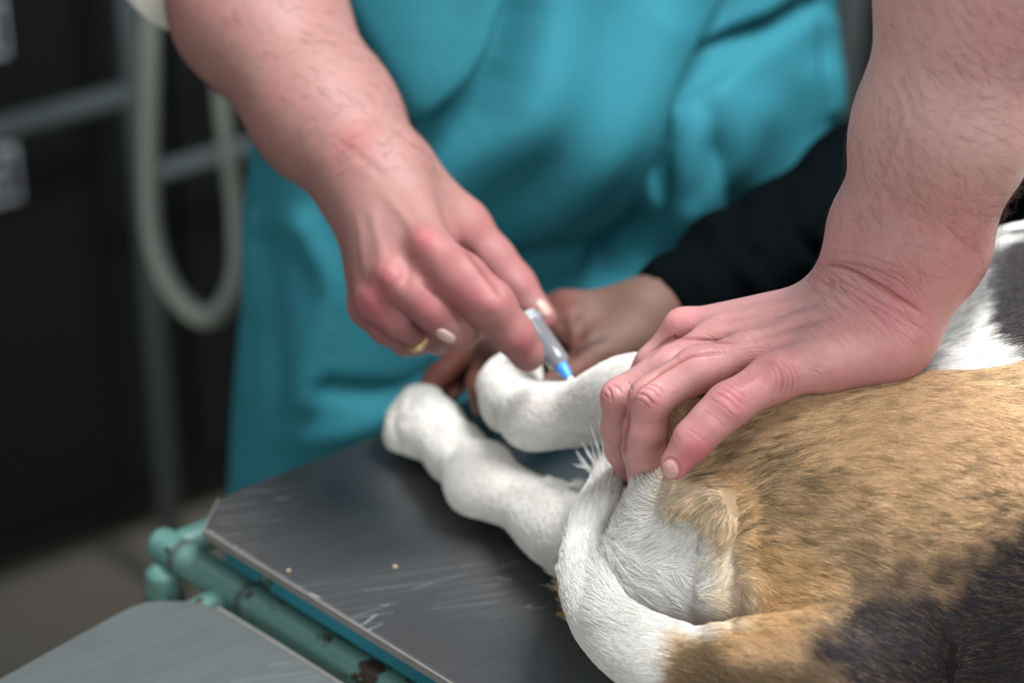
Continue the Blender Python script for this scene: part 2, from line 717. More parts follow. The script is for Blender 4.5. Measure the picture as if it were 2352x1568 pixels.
def paint_rust(name, base, rust=(0.030, 0.016, 0.010, 1)):
    t = NT(name)
    co = coords(t)
    n1 = t.add('ShaderNodeTexNoise', i_Scale=85.0, i_Detail=6.0, i_Roughness=0.7)
    n2 = t.add('ShaderNodeTexNoise', i_Scale=9.0, i_Detail=2.0)
    t.link(co, n1.inputs['Vector']); t.link(co, n2.inputs['Vector'])
    mu = t.add('ShaderNodeMath', operation='MULTIPLY')
    t.link(n1.outputs[0], mu.inputs[0]); t.link(n2.outputs[0], mu.inputs[1])
    rp = t.add('ShaderNodeValToRGB')
    rp.color_ramp.elements[0].position = 0.322; rp.color_ramp.elements[0].color = (0, 0, 0, 1)
    rp.color_ramp.elements[1].position = 0.340; rp.color_ramp.elements[1].color = (1, 1, 1, 1)
    t.link(mu.outputs[0], rp.inputs[0])
    at = t.add('ShaderNodeAttribute', attribute_name='crease')
    mxx = t.add('ShaderNodeMath', operation='MAXIMUM')
    t.link(rp.outputs[0], mxx.inputs[0]); t.link(at.outputs['Fac'], mxx.inputs[1])
    sm = t.add('ShaderNodeMix', data_type='RGBA')
    sm.inputs[6].default_value = tuple(c * 0.85 for c in base[:3]) + (1,)
    sm.inputs[7].default_value = tuple(c * 1.15 for c in base[:3]) + (1,)
    t.link(n2.outputs[0], sm.inputs[0])
    mx = t.add('ShaderNodeMix', data_type='RGBA')
    mx.inputs[7].default_value = rust
    t.link(sm.outputs[2], mx.inputs[6]); t.link(mxx.outputs[0], mx.inputs[0])
    t.link(mx.outputs[2], t.b.inputs['Base Color'])
    t.b.inputs['Roughness'].default_value = 0.48
    bp = t.add('ShaderNodeBump', i_Strength=0.5, i_Distance=0.0006, invert=True)
    t.link(mxx.outputs[0], bp.inputs['Height'])
    t.link(bp.outputs[0], t.b.inputs['Normal'])
    return t.m


def cloth(name, col, rough=0.8, sheen=0.25, weave=1400, namt=0.08, spec=0.15):
    t = NT(name)
    co = coords(t)
    nz = t.add('ShaderNodeTexNoise', i_Scale=6.0, i_Detail=3.0)
    t.link(co, nz.inputs['Vector'])
    wv = t.add('ShaderNodeTexNoise', i_Scale=weave, i_Detail=1.0)
    t.link(co, wv.inputs['Vector'])
    mx = t.add('ShaderNodeMix', data_type='RGBA')
    mx.inputs[6].default_value = tuple(c * (1 - namt) for c in col[:3]) + (1,)
    mx.inputs[7].default_value = tuple(min(1, c * (1 + namt)) for c in col[:3]) + (1,)
    t.link(nz.outputs[0], mx.inputs[0])
    t.link(mx.outputs[2], t.b.inputs['Base Color'])
    t.b.inputs['Roughness'].default_value = rough
    t.b.inputs['Sheen Weight'].default_value = sheen
    t.b.inputs['Specular IOR Level'].default_value = spec
    bp = t.add('ShaderNodeBump', i_Strength=0.15, i_Distance=0.0005)
    t.link(wv.outputs[0], bp.inputs['Height'])
    t.link(bp.outputs[0], t.b.inputs['Normal'])
    return t.m


def attr_mat(name, attr='col', rough=0.6, spec=0.3, sheen=0.0):
    t = NT(name)
    at = t.add('ShaderNodeAttribute', attribute_name=attr)
    nz = t.add('ShaderNodeTexNoise', i_Scale=300.0, i_Detail=2.0)
    t.link(coords(t), nz.inputs['Vector'])
    mx = t.add('ShaderNodeMix', data_type='RGBA', blend_type='MULTIPLY')
    mx.inputs[0].default_value = 0.12
    t.link(at.outputs['Color'], mx.inputs[6]); t.link(nz.outputs[0], mx.inputs[7])
    t.link(mx.outputs[2], t.b.inputs['Base Color'])
    t.b.inputs['Roughness'].default_value = rough
    t.b.inputs['Specular IOR Level'].default_value = spec
    return t.m


def hair_object(name, pts, radii, cols, mat, parent):
    """pts (N, K, 3) strands, radii (N, K), cols (N, 3)"""
    N, K = pts.shape[:2]
    cu = bpy.data.hair_curves.new(name)
    cu.add_curves([K] * N)
    cu.attributes['position'].data.foreach_set('vector', pts.astype(np.float32).ravel())
    ra = cu.attributes.get('radius') or cu.attributes.new('radius', 'FLOAT', 'POINT')
    ra.data.foreach_set('value', radii.astype(np.float32).ravel())
    ca = cu.attributes.new('col', 'FLOAT_COLOR', 'CURVE')
    ca.data.foreach_set('color', np.concatenate([cols, np.ones((N, 1))], 1).astype(np.float32).ravel())
    cu.materials.append(mat)
    o = bpy.data.objects.new(name, cu)
    COL.objects.link(o)
    o.parent = parent
    return o

# ------------------------------------------------------------------ the setting
M_floor = plain('floor_vinyl', hexc(152, 146, 133), 0.55, nscale=3, namt=0.12)
M_wall = plain('wall_paint', hexc(58, 60, 60), 0.8, nscale=2, namt=0.06)
M_black = plain('cabinet_black', hexc(27, 29, 29), 0.55, nscale=3, namt=0.25, spec=0.3)
M_rack = plain('rack_grey_metal', hexc(114, 125, 127), 0.5, nscale=4, namt=0.1)
M_hose = plain('hose_rubber', hexc(158, 165, 154), 0.5, nscale=8, namt=0.06)
M_label = plain('label_white', hexc(205, 210, 220), 0.6, namt=0.03)
M_ink = plain('label_ink', hexc(18, 20, 24), 0.6, namt=0.05)

FP0, FP1 = PL(0, 1440, 0.0), PL(340, 1310, 0.0)
U = (FP1 - FP0); U[2] = 0; U /= np.linalg.norm(U)          # along the cabinet front, right and away
NF = np.array([U[1], -U[0], 0.0])                           # cabinet front normal, towards the camera side
UANG = math.atan2(U[1], U[0])

bm = bmesh.new(); bm_box(bm, (0, 1.6, -0.03), 10, 10, 0.06)
tag(mesh_bm('floor', bm, M_floor), kind='structure')
bm = bmesh.new(); bm_box(bm, tuple(FP0 + U * 1.5 - NF * 0.78 + np.array([0, 0, 1.5])), 9.0, 0.08, 3.0, UANG)
tag(mesh_bm('wall_back', bm, M_wall), kind='structure')

cab = empty('storage_cabinet', FP0 + U * 0.9 - NF * 0.3, 'tall dark cabinet standing behind the grey rack, white labels on its front', 'cabinet')
base = FP0 - U * 0.5 - NF * 0.05
cd = 0.55
bm = bmesh.new(); bm_box(bm, tuple(base + U * 1.9 - NF * cd / 2 + np.array([0, 0, 1.02])), 3.8, cd, 1.96, UANG)
bm_box(bm, tuple(base + U * 1.9 - NF * (cd / 2 + 0.03) + np.array([0, 0, 0.02])), 3.74, cd - 0.06, 0.04, UANG)
bevel(mesh_bm('body', bm, M_black, cab), 0.004)
for i in range(5):
    bm = bmesh.new()
    bm_box(bm, tuple(base + U * (0.39 + 0.755 * i) + NF * 0.011 + np.array([0, 0, 1.04])), 0.745, 0.02, 1.88, UANG)
    dr = bevel(mesh_bm('door', bm, M_black, cab), 0.003)
    bm = bmesh.new()
    bm_box(bm, tuple(base + U * (0.39 + 0.755 * i + 0.31) + NF * 0.034 + np.array([0, 0, 1.35])), 0.016, 0.026, 0.16, UANG)
    h = mesh_bm('handle', bm, M_black, dr); bevel(h, 0.004)


def on_face(px, py):
    """pixel -> point on the cabinet door face"""
    o = np.array([0, 0, CAMZ]); d = Q(px, py, 1.0) - o
    p0 = base + NF * 0.0225
    t = ((p0 - o) @ NF) / (d @ NF)
    return o + d * t


for (cx, cy, w, hh) in ((-32, 72, 88, 130), (-6, 405, 94, 132)):
    a, b = on_face(cx - w / 2, cy), on_face(cx + w / 2, cy)
    c, d = on_face(cx, cy - hh / 2), on_face(cx, cy + hh / 2)
    ce = on_face(cx, cy)
    bm = bmesh.new(); bm_box(bm, tuple(ce), np.linalg.norm(b - a), 0.002, abs(c[2] - d[2]), UANG)
    lb = mesh_bm('paper_label', bm, M_label, cab)
    bm = bmesh.new()
    for (ux, uz, sx, sz) in ((0.0, 0.018, 0.030, 0.008), (0.0, -0.018, 0.034, 0.008), (0.012, 0.0, 0.009, 0.034)):
        bm_box(bm, tuple(ce + U * ux + NF * 0.0015 + np.array([0, 0, uz])), sx, 0.001, sz, UANG)
    mesh_bm('printed_mark', bm, M_ink, lb)

# grey tube rack in front of the cabinet
foot = PL(374, 1342, 0.0) + NF * 0.03
rack = empty('metal_rack', foot, 'grey metal tube rack standing behind the table at the left', 'rack')


def rbar(name, a, b, r, mat, parent, seg=16):
    V, q = tube_np(np.array([a, a + (b - a) * 0.5, b]), r, seg)
    return mesh_np(name, V, q, mat, parent)


def at_upright(base_, py):
    """height where the vertical line over base_ is seen at pixel row py"""
    y = base_[1]
    yc = -(py - 784) / FPX
    # depth along the ray for a fixed y
    d = y / (CT + yc * ST)
    return CAMZ - d * ST + d * yc * CT


rbar('upright', foot, foot + np.array([0, 0, 1.9]), 0.0112, M_rack, rack)
b2 = foot - U * 1.1
rbar('upright', b2, b2 + np.array([0, 0, 1.9]), 0.0165, M_rack, rack)
b3 = foot + U * 0.95
rbar('upright', b3, b3 + np.array([0, 0, 1.9]), 0.0165, M_rack, rack)
z1 = at_upright(foot, 212)
z2 = at_upright(foot, 405)
rbar('cross_bar', foot + np.array([0, 0, z1]), b2 + np.array([0, 0, z1]), 0.0115, M_rack, rack)
rbar('cross_bar', foot + np.array([0, 0, z2]), b3 + np.array([0, 0, z2]), 0.009, M_rack, rack)
rbar('cross_bar', b2 + np.array([0, 0, 1.86]), b3 + np.array([0, 0, 1.86]), 0.015, M_rack, rack)

# thin pole at the right, between apron and arm
q0 = Q(1945, 150, 2.45)
pole = empty('metal_pole', (q0[0], q0[1], 0), 'thin grey upright pole standing behind the turquoise apron at the right', 'pole')
rbar('shaft', np.array([q0[0], q0[1], 0.02]), np.array([q0[0], q0[1], 1.9]), 0.018, M_rack, pole)
bm = bmesh.new()
bmesh.ops.create_cone(bm, segments=24, radius1=0.13, radius2=0.10, depth=0.03, cap_ends=True,
                      matrix=Matrix.Translation((q0[0], q0[1], 0.015)))
mesh_bm('base', bm, M_rack, pole)

# hose
hp = [(352, -560, 1.80, 22), (345, -300, 1.78, 22), (346, -60, 1.76, 22), (345, 200, 1.75, 23), (343, 420, 1.75, 24), (356, 560, 1.74, 25), (402, 672, 1.72, 26),
      (470, 728, 1.71, 27), (524, 690, 1.72, 26), (546, 610, 1.74, 24), (543, 500, 1.76, 22), (528, 380, 1.78, 20), (508, 230, 1.80, 19), (485, 0, 1.82, 19), (440, -300, 1.82, 20), (352, -560, 1.80, 21)]
hw = np.array([np.append(Q(a, b, c), RP(r, c)) for a, b, c, r in hp])
hs = smooth_path(hw, 8)
V, q = tube_np(hs[:, :3], hs[:, 3], 20)
# a corrugated drain hose hanging in a loop from the rack's hook
tag(mesh_np('rubber_hose', V, q, M_hose), 'pale grey rubber hose hanging in a U-shaped loop beside the rack', 'hose')

# ------------------------------------------------------------------ examination table
M_steel = steel('brushed_steel', (0.135, 0.138, 0.142, 1), 0.34, ang=UANG)
M_steel2 = steel('brushed_steel_side', (0.25, 0.285, 0.285, 1), 0.36, ang=UANG - 0.1)
M_rim = plain('steel_edge', (0.30, 0.28, 0.26, 1), 0.5, metal=0.6, nscale=60, namt=0.2)
M_green = paint_rust('green_enamel', hexc(84, 124, 117))
A = PL(470, 1214, TZ); A2 = PL(504, 1142, TZ)
uf = PL(900, 985, TZ) - A2; uf /= np.linalg.norm(uf)
vf = PL(1040, 1566, TZ) - A; vf /= np.linalg.norm(vf)
print('table angle', math.degrees(math.acos(uf @ vf)), 'u', uf, 'v', vf)
LU, LV = 0.92, 0.98
tbl = empty('examination_table', (A[0] + 0.4, A[1] + 0.1, 0), 'steel examination table with a green tube frame under the dog', 'table')
far = A2 + uf * LU
near = A + vf * LV
cor = far + vf * (LV - 0.0)
outl = [A, near, near + uf * LU * 0.97, far + vf * 0.03, far, A2]
bm = bmesh.new()
bm_prism(bm, [tuple(p[:2]) for p in outl], TZ - 0.0035, TZ)
o = mesh_bm('tabletop', bm, M_steel, tbl)
bevel(o, 0.0012, 2)
# folded rim of the tabletop: a thin flange seen as a pale line
bm = bmesh.new()
nv_ = np.array([-vf[1], vf[0], 0]); nv_ *= -np.sign(nv_ @ uf)
rim = [A - vf * 0.0, near, near + nv_ * 0.0012, A + nv_ * 0.0012]
bm_prism(bm, [tuple(p[:2]) for p in rim], TZ - 0.0045, TZ - 0.0002)
rim = [A, A2, A2 + nv_ * 0.0012, A + nv_ * 0.0012]
bm_prism(bm, [tuple(p[:2]) for p in rim], TZ - 0.0045, TZ - 0.0002)
mesh_bm('rim', bm, M_rim, tbl)

z_t = TZ - 0.032
tr = RP(43, 1.06)
T0 = PL(392, 1262, z_t)


def ftube(name, pts, r, n=60, seams=(), seg=24):
    """green tube with rusty weld seams at given fractions"""
    P = smooth_path(pts, 10) if len(pts) > 2 else np.linspace(pts[0], pts[1], n)
    L = np.concatenate([[0], np.cumsum(np.linalg.norm(np.diff(P, axis=0), axis=1))])
    tt = np.linspace(0, L[-1], max(60, int(L[-1] / 0.0025)))
    P = np.stack([np.interp(tt, L, P[:, k]) for k in range(3)], 1)
    rr = np.full(len(P), r)
    cre = np.zeros(len(P))
    for s in seams:
        g = np.exp(-((tt - s) / 0.0022) ** 2)
        rr += g * 0.0012
        cre = np.maximum(cre, g * 0.9)
    for e in (0, -1):
        dd = np.abs(tt - tt[e])
        rr *= np.sqrt(np.clip(1 - (1 - np.clip(dd / 0.004, 0, 1)) ** 2, 0.15, 1))
    V, q = tube_np(P, rr, seg)
    cr = np.concatenate([np.repeat(cre, seg), np.zeros(len(V) - seg * len(P))])
    return mesh_np(name, V, q, M_green, tbl, attrs={'crease': cr})


s1 = np.linalg.norm(PL(425, 1275, z_t) - T0)
s2 = np.linalg.norm(PL(590, 1372, z_t) - T0)
ftube('frame_tube', [T0 - vf * 0.012, T0 + vf * LV], tr, seams=(s1 + 0.014, s2 + 0.012))
ftube('frame_tube', [T0 + uf * 0.002, T0 + uf * LU], tr * 0.92, seams=(0.05,))
Tz = np.array([0, 0, 1.0])
foff = vf * 0.004 - uf * 0.008
for pos in (T0 + foff, T0 + uf * (LU - 0.06), T0 + vf * (LV - 0.05) + uf * 0.02, T0 + vf * (LV - 0.05) + uf * (LU - 0.08)):
    b = pos.copy(); b[2] = 0.0
    t_ = pos.copy(); t_[2] = z_t - 0.004
    ftube('leg', [t_, b], tr * 1.06, seams=(0.020,))
ftube('frame_tube', [T0 + uf * (LU - 0.06), T0 + uf * (LU - 0.06) + vf * LV], tr * 0.9)
# gusset under the corner of the top, and the welded bracket to the side shelf
g0 = PL(548, 1352, z_t - 0.004)
ftube('bracket', [g0 + uf * 0.006, g0 - uf * 0.030 + vf * 0.004, g0 - uf * 0.06 + vf * 0.010], tr * 0.74, seams=(0.008, 0.016))
ftube('bracket', [T0 + uf * 0.01 + vf * 0.06 , T0 + uf * 0.02 + vf * 0.06 + Tz * 0.012, T0 + uf * 0.06 + vf * 0.06 + Tz * 0.02], tr * 0.4)
bm = bmesh.new()
lg = T0 + foff
bmesh.ops.create_cone(bm, segments=32, radius1=tr * 1.55, radius2=tr * 1.5, depth=0.005, cap_ends=True,
                      matrix=Matrix.Translation((lg[0], lg[1], z_t - 0.062)))
bevel(mesh_bm('collar', bm, M_green, tbl), 0.001)

# lower steel side shelf, left of the tube
zs = TZ - 0.026
cpx = [(-420, 1790), (0, 1556), (180, 1456), (262, 1411), (300, 1392), (335, 1381), (372, 1378), (430, 1379), (466, 1384), (496, 1394), (612, 1464), (778, 1568), (1130, 1790)]
cw = [tuple(PL(a, b, zs)[:2]) for a, b in cpx]
bm = bmesh.new(); bm_prism(bm, cw, zs - 0.004, zs)
o = mesh_bm('side_shelf', bm, M_steel2, tbl); bevel(o, 0.001)
bm = bmesh.new()
for i in range(9, 12):
    a, b = np.array(cw[i]), np.array(cw[i + 1])
    d = (b - a) / np.linalg.norm(b - a); nn = np.array([d[1], -d[0]])
    if nn @ uf[:2] < 0: nn = -nn
    bm_prism(bm, [tuple(a), tuple(b), tuple(b + nn * 0.002), tuple(a + nn * 0.002)], zs - 0.012, zs - 0.0005)
mesh_bm('shelf_rim', bm, M_rim, tbl)
sh = PL(420, 1560, zs)
for off in ((0.0, -0.0), (-0.22, -0.18)):
    b = sh + np.array([off[0], off[1], 0]); t_ = b.copy(); t_[2] = zs - 0.003; b[2] = 0
    ftube('leg', [t_, b], tr * 0.8)

# crumbs on the steel
M_crumb = plain('crumb', hexc(190, 170, 140), 0.7, nscale=400)
for i, (a, b, r) in enumerate(((908, 1304, 6.5), (663, 1312, 5), )):
    p = PL(a, b, TZ)
    bm = bmesh.new()
    bmesh.ops.create_icosphere(bm, subdivisions=2, radius=1.0)
    rr_ = RP(r, 1.03)
    for v_ in bm.verts:
        f_ = 1 + 0.3 * math.sin(v_.co.x * 5 + i) * math.cos(v_.co.y * 4)
        v_.co = Vector((p[0], p[1], TZ + rr_ * 0.55)) + Vector((v_.co.x * rr_ * f_, v_.co.y * rr_ * f_ * 0.8, v_.co.z * rr_ * 0.6))
    tag(mesh_bm('crumb', bm, M_crumb, smooth=True),
        ['tan crumb lying on the steel tabletop, the larger one nearer the dog', 'pale crumb lying on the steel tabletop near its edge above the green tube'][i], 'crumb', group='crumbs on the tabletop')

def sculpt(V, Nn, strokes, crease_scale=1.0):
    """strokes: (pixel polyline, half width px, depth mm); positive depth cuts in, negative raises. Returns displaced verts and a crease mask"""
    X, Y, D = proj(V)
    fc = np.clip(facing(V, Nn) * 2.5, 0, 1)
    off = np.zeros(len(V))
    cr = np.zeros(len(V))
    wob = noise(V, 220, 77) * 2.2
    for pts, w, dep in strokes:
        pts = [tuple(p) for p in smooth_path(pts, 5)] if len(pts) > 2 else pts
        x0, x1 = min(p[0] for p in pts) - w * 4, max(p[0] for p in pts) + w * 4
        y0, y1 = min(p[1] for p in pts) - w * 4, max(p[1] for p in pts) + w * 4
        m = (X > x0) & (X < x1) & (Y > y0) & (Y < y1) & (fc > 0)
        if not m.any():
            continue
        d = seg_dist(X[m] + wob[m] * min(1, w / 6), Y[m], pts)
        g = np.exp(-(d / w) ** 2)
        # fade at the ends
        L = math.hypot(pts[0][0] - pts[-1][0], pts[0][1] - pts[-1][1]) + 1
        e = np.minimum(np.hypot(X[m] - pts[0][0], Y[m] - pts[0][1]), np.hypot(X[m] - pts[-1][0], Y[m] - pts[-1][1]))
        if w < 15:
            g = g * sstep(e, -0.05 * L, 0.22 * L)
        off[m] -= g * dep * 0.001 * fc[m] * (1.3 if 0 < dep < 1.2 and w < 9 else 1.0)
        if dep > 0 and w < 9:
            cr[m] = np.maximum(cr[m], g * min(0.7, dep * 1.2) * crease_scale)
    return V + Nn * off[:, None], cr



# ------------------------------------------------------------------ dog
WHITE = np.array(hexc(238, 236, 230)[:3])
CREAM = np.array(hexc(234, 218, 190)[:3])
TAN = np.array(hexc(208, 172, 131)[:3])
GOLD = np.array(hexc(212, 172, 120)[:3])
OLIVE = np.array(hexc(110, 96, 70)[:3])
BLACK = np.array(hexc(58, 54, 57)[:3])
PINK = np.array(hexc(196, 140, 138)[:3])

trunk = hchain([(1930, 1290, 0.058, 345), (2150, 1230, 0.062, 360), (2500, 1120, 0.066, 400), (2900, 1000, 0.07, 430)], 0.03)
belly = hchain([(2130, 960, 0.060, 270), (2350, 860, 0.066, 300), (2700, 740, 0.07, 330)], 0.03)
thigh = hchain([(2120, 1180, 0.085, 270), (1850, 1060, 0.088, 190), (1690, 930, 0.082, 120), (1560, 925, 0.075, 92)], 0.02)
rump = hchain([(1700, 1310, 0.055, 150), (1575, 1300, 0.051, 122), (1532, 1262, 0.050, 76), (1548, 1202, 0.054, 60)], 0.02)
rumpb = hchain([(1560, 1350, 0.048, 90), (1490, 1345, 0.045, 70)], 0.02)
rump2 = hchain([(1720, 1130, 0.075, 150), (1600, 1120, 0.078, 95)], 0.02)
bump = hchain([(1658, 1182, 0.094, 46), (1612, 1160, 0.092, 50)], 0.01)
ridge = hchain([(1690, 1180, 0.080, 70), (1700, 1320, 0.058, 66), (1690, 1390, 0.042, 44)], 0.012)
tbase = hchain([(2060, 1540, 0.058, 128), (1850, 1546, 0.060, 98), (1760, 1542, 0.059, 88)], 0.012)
tail = hchain([(1850, 1546, 0.060, 96), (1630, 1532, 0.056, 80), (1505, 1514, 0.053, 76), (1406, 1456, 0.051, 60), (1355, 1382, 0.050, 50),
               (1332, 1305, 0.050, 41), (1342, 1245, 0.051, 40), (1362, 1188, 0.055, 37), (1380, 1132, 0.059, 26), (1387, 1092, 0.062, 12)], 0.006, dens=3)
legU = chain([(1700, 905, 0.985, 110), (1560, 925, 1.01, 88), (1470, 915, 1.025, 90), (1405, 925, 1.038, 74), (1335, 946, 1.055, 59), (1262, 953, 1.066, 59), (1222, 955, 1.074, 62)], 0.008, dens=3)
hockU = chain([(1216, 958, 1.074, 58), (1172, 900, 1.090, 55), (1180, 868, 1.098, 46), (1205, 852, 1.102, 32)], 0.012)
pawU = chain([(1165, 945, 1.092, 46), (1150, 890, 1.108, 44), (1160, 865, 1.116, 38)], 0.008)
TP_ = smooth_path([p for p, r in tail.pts], 12)
TR_ = smooth_path([[r] for p, r in tail.pts], 12)[:, 0]
TT_ = np.gradient(TP_, axis=0)
TT_ /= np.linalg.norm(TT_, axis=1, keepdims=True)


def tail_near(P):
    d = np.full(len(P), 9.0)
    t = np.zeros((len(P), 3))
    for a_, r_2, b_ in zip(TP_, TR_, TT_):
        e = np.linalg.norm(P - a_, axis=1) - r_2
        m = e < d
        d[m] = e[m]; t[m] = b_
    return d, t


legL = hchain([(1700, 1290, 0.034, 150), (1500, 1285, 0.030, 100), (1390, 1258, 0.026, 86), (1310, 1224, 0.024, 81), (1262, 1196, 0.022, 72), (1205, 1155, 0.020, 56), (1135, 1122, 0.020, 55)], 0.008, dens=3)
hockL = hchain([(1135, 1122, 0.020, 54), (1098, 1092, 0.021, 65), (1050, 1042, 0.019, 60), (998, 990, 0.018, 65)], 0.012)
hockb = hchain([(1082, 1128, 0.018, 46), (1132, 1062, 0.026, 30)], 0.006)
pawL = hchain([(998, 985, 0.018, 62), (968, 955, 0.018, 56), (940, 985, 0.015, 42), (928, 1000, 0.012, 34)], 0.010)
toesL = [hchain([(950, 950, 0.016, 36), (916, 965, 0.013, 29)], 0.003),
         hchain([(950, 980, 0.012, 36), (915, 1008, 0.010, 25)], 0.003),
         hchain([(965, 930, 0.020, 36), (955, 912, 0.020, 28)], 0.003),
         hchain([(980, 925, 0.022, 36), (990, 908, 0.022, 27)], 0.003)]
dog_chains = [trunk, belly, thigh, rump, rump2, tail, legU, hockU, pawU, legL, hockL, hockb, pawL] + toesL


def dog_f(P):
    d = smin(trunk(P), belly(P), 0.012)
    d = smin(d, thigh(P), 0.022)
    d = smin(d, rump(P), 0.03)
    d = smin(d, rumpb(P), 0.02)
    d = smin(d, rump2(P), 0.028)
    d = smin(d, ridge(P), 0.016)
    d = smin(d, bump(P), 0.015)
    lu = smin(smin(legU(P), hockU(P), 0.010), pawU(P), 0.010)
    ll = smin(smin(legL(P), hockL(P), 0.010), pawL(P), 0.010)
    ll = smin(ll, hockb(P), 0.010)
    for t in toesL:
        ll = smin(ll, t(P), 0.004)
    d = np.minimum(smin(d, lu, 0.014), smin(d, ll, 0.012))
    d = smin(d, tail(P), 0.006)
    # lies on the table
    d = smin(d, tbase(P), 0.022)
    d = smax(d, (TZ + 0.0012) - P[:, 2], 0.006)
    return d


dlo, dhi = bounds(dog_chains, 0.01)
dhi[0] = min(dhi[0], PL(2352, 1000, TZ)[0] + 0.20)
dlo[2] = TZ - 0.004
DV, DQ = sdf_mesh(dog_f, dlo, dhi, 0.0021)
DV = relax(DV, DQ, 3)
DN = vnormals(DV, DQ)
DV, _ = sculpt(DV, DN, [([(1692, 1150), (1700, 1200), (1698, 1300), (1702, 1420)], 17, 3.0), ([(1730, 1260), (1734, 1330), (1744, 1410)], 22, -1.2),
                        ([(1640, 1130), (1668, 1160), (1676, 1215)], 22, -1.8), ([(1640, 1250), (1650, 1330), (1650, 1400)], 34, -3.0), ([(1600, 1230), (1560, 1200)], 30, 2.0),
                        ([(918, 935), (906, 965), (912, 1000), (930, 1020)], 6, 3.0), ([(955, 905), (940, 935)], 6, 2.0), ([(925, 975), (955, 965)], 6, 1.5)])
DV = relax(DV, DQ, 2)
DN = vnormals(DV, DQ)
print('dog', len(DV))


def dog_color(P):
    """coat colour at points on the dog; patches follow the coat pattern, plus painted arm shade on the belly"""
    X, Y, D = proj(P)
    jit = noise(P, 170, 3) * 13 + noise(P, 60, 5) * 16
    n = len(P)
    c = np.tile(TAN, (n, 1))

    def mixin(col, m):
        nonlocal c
        m = np.clip(m, 0, 1)[:, None]
        c = c * (1 - m) + np.asarray(col) * m
    # golden low on the rump
    g = 1 - sstep(poly_sd(X, Y, [(1560, 1110), (1700, 1110), (1800, 1240), (1950, 1330), (1880, 1450), (1700, 1460), (1690, 1200)]) + jit, -30, 60)
    mixin(GOLD, g * 0.8)
    # sable patch over the hip
    o = 1 - sstep(seg_dist(X, Y, [(1600, 1010), (1690, 1050), (1800, 1100), (1900, 1200), (1990, 1270)]) + jit * 1.5, 10, 130)
    mixin(OLIVE, o * 0.28)
    # cream skirt around the white
    cr = 1 - sstep(poly_sd(X, Y, [(1480, 1060), (1600, 1085), (1690, 1150), (1705, 1250), (1735, 1300), (1750, 1440), (1400, 1450), (1390, 1100)]) + jit, -25, 30)
    mixin(CREAM, cr)
    wh = 1 - sstep(poly_sd(X, Y, [(1440, 1060), (1530, 1110), (1575, 1190), (1640, 1240), (1668, 1300), (1676, 1400), (1660, 1450), (1380, 1460), (1380, 1080)]) + jit, -25, 30)
    mixin(WHITE, wh)
    gb = 1 - sstep(seg_dist(X, Y, [(1600, 1150), (1660, 1165), (1680, 1210)]) + jit, 12, 50)
    mixin(CREAM * 0.5 + GOLD * 0.5, gb * 0.8)
    ps = 1 - sstep(seg_dist(X, Y, [(1710, 1330), (1722, 1400)]) + jit, 6, 30)
    mixin(CREAM * 0.6 + PINK * 0.4, ps * 0.8)
    # dark saddle
    bk = 1 - sstep(poly_sd(X, Y, [(1890, 1600), (1920, 1450), (2010, 1350), (2100, 1345), (2230, 1325), (2290, 1270), (2420, 1180), (2700, 1120), (3900, 1150), (3900, 2400), (1800, 2400)]) + jit * 2.6, -70, 60)
    mixin(BLACK, bk)
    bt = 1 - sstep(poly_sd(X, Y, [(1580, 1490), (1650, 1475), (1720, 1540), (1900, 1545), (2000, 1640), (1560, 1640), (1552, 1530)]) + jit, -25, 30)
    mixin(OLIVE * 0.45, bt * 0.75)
    # white tail
    wt = 1 - sstep(poly_sd(X, Y, [(1260, 1040), (1430, 1040), (1425, 1180), (1385, 1300), (1430, 1390), (1500, 1425), (1560, 1430), (1560, 1480), (1545, 1620), (1270, 1620)]) + jit * 0.6, -12, 14)
    mixin(WHITE, wt)
    # legs are white
    le = 1 - sstep(X - 1440 + jit, -20, 20)
    mixin(WHITE, le * (Y < 1330))
    lw = 1 - sstep(X - 1500 + jit, -20, 20)
    mixin(WHITE, lw * (Y < 1010) * (D > 1.0 * S))
    # belly white beyond the tan flank, black patch on it
    far_ = (D > 0.945 * S) & (X > 1850)
    wb = sstep(-(Y - (884 + 0.0 * X)) + jit * 0.35, -5, 8) * far_
    mixin(WHITE, wb)
    k = 1 - sstep(poly_sd(X, Y, [(2290, 580), (2360, 540), (2600, 480), (2600, 860), (2352, 800), (2310, 720)]) + jit, -15, 25)
    mixin(BLACK * 1.2, k * wb)
    gk = 1 - sstep(poly_sd(X, Y, [(2040, 900), (2080, 780), (2170, 640), (2200, 530), (2330, 520), (2320, 600), (2290, 690), (2250, 770), (2180, 850)]) + jit, -30, 40)  # grey along the forearm: dark hairs and the arm's shadow, painted into the colour
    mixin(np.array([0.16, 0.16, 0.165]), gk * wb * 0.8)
    return c


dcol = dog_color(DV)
# pink bare skin by the tail root
X_, Y_, D_ = proj(DV)
pk = (1 - sstep(poly_sd(X_, Y_, [(1375, 1285), (1410, 1295), (1420, 1350), (1385, 1330)]), -6, 10))[:, None]
dcol = dcol * (1 - pk) + PINK * 0.8 * pk
mul_ = 0.85 - 0.3 * (1 - sstep(poly_sd(X_, Y_, [(1440, 1080), (1560, 1120), (1690, 1200), (1660, 1430), (1400, 1440), (1380, 1080)]), -10, 40))  # skin colour darkened for shade between fur locks, tinted pink like skin
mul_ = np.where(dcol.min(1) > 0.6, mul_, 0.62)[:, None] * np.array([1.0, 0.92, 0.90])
M_dog = attr_mat('dog_skin', rough=0.8, spec=0.15)
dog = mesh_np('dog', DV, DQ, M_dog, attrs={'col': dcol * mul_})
tag(dog, 'tan, white and black short-haired dog lying on its side on the steel table', 'dog')

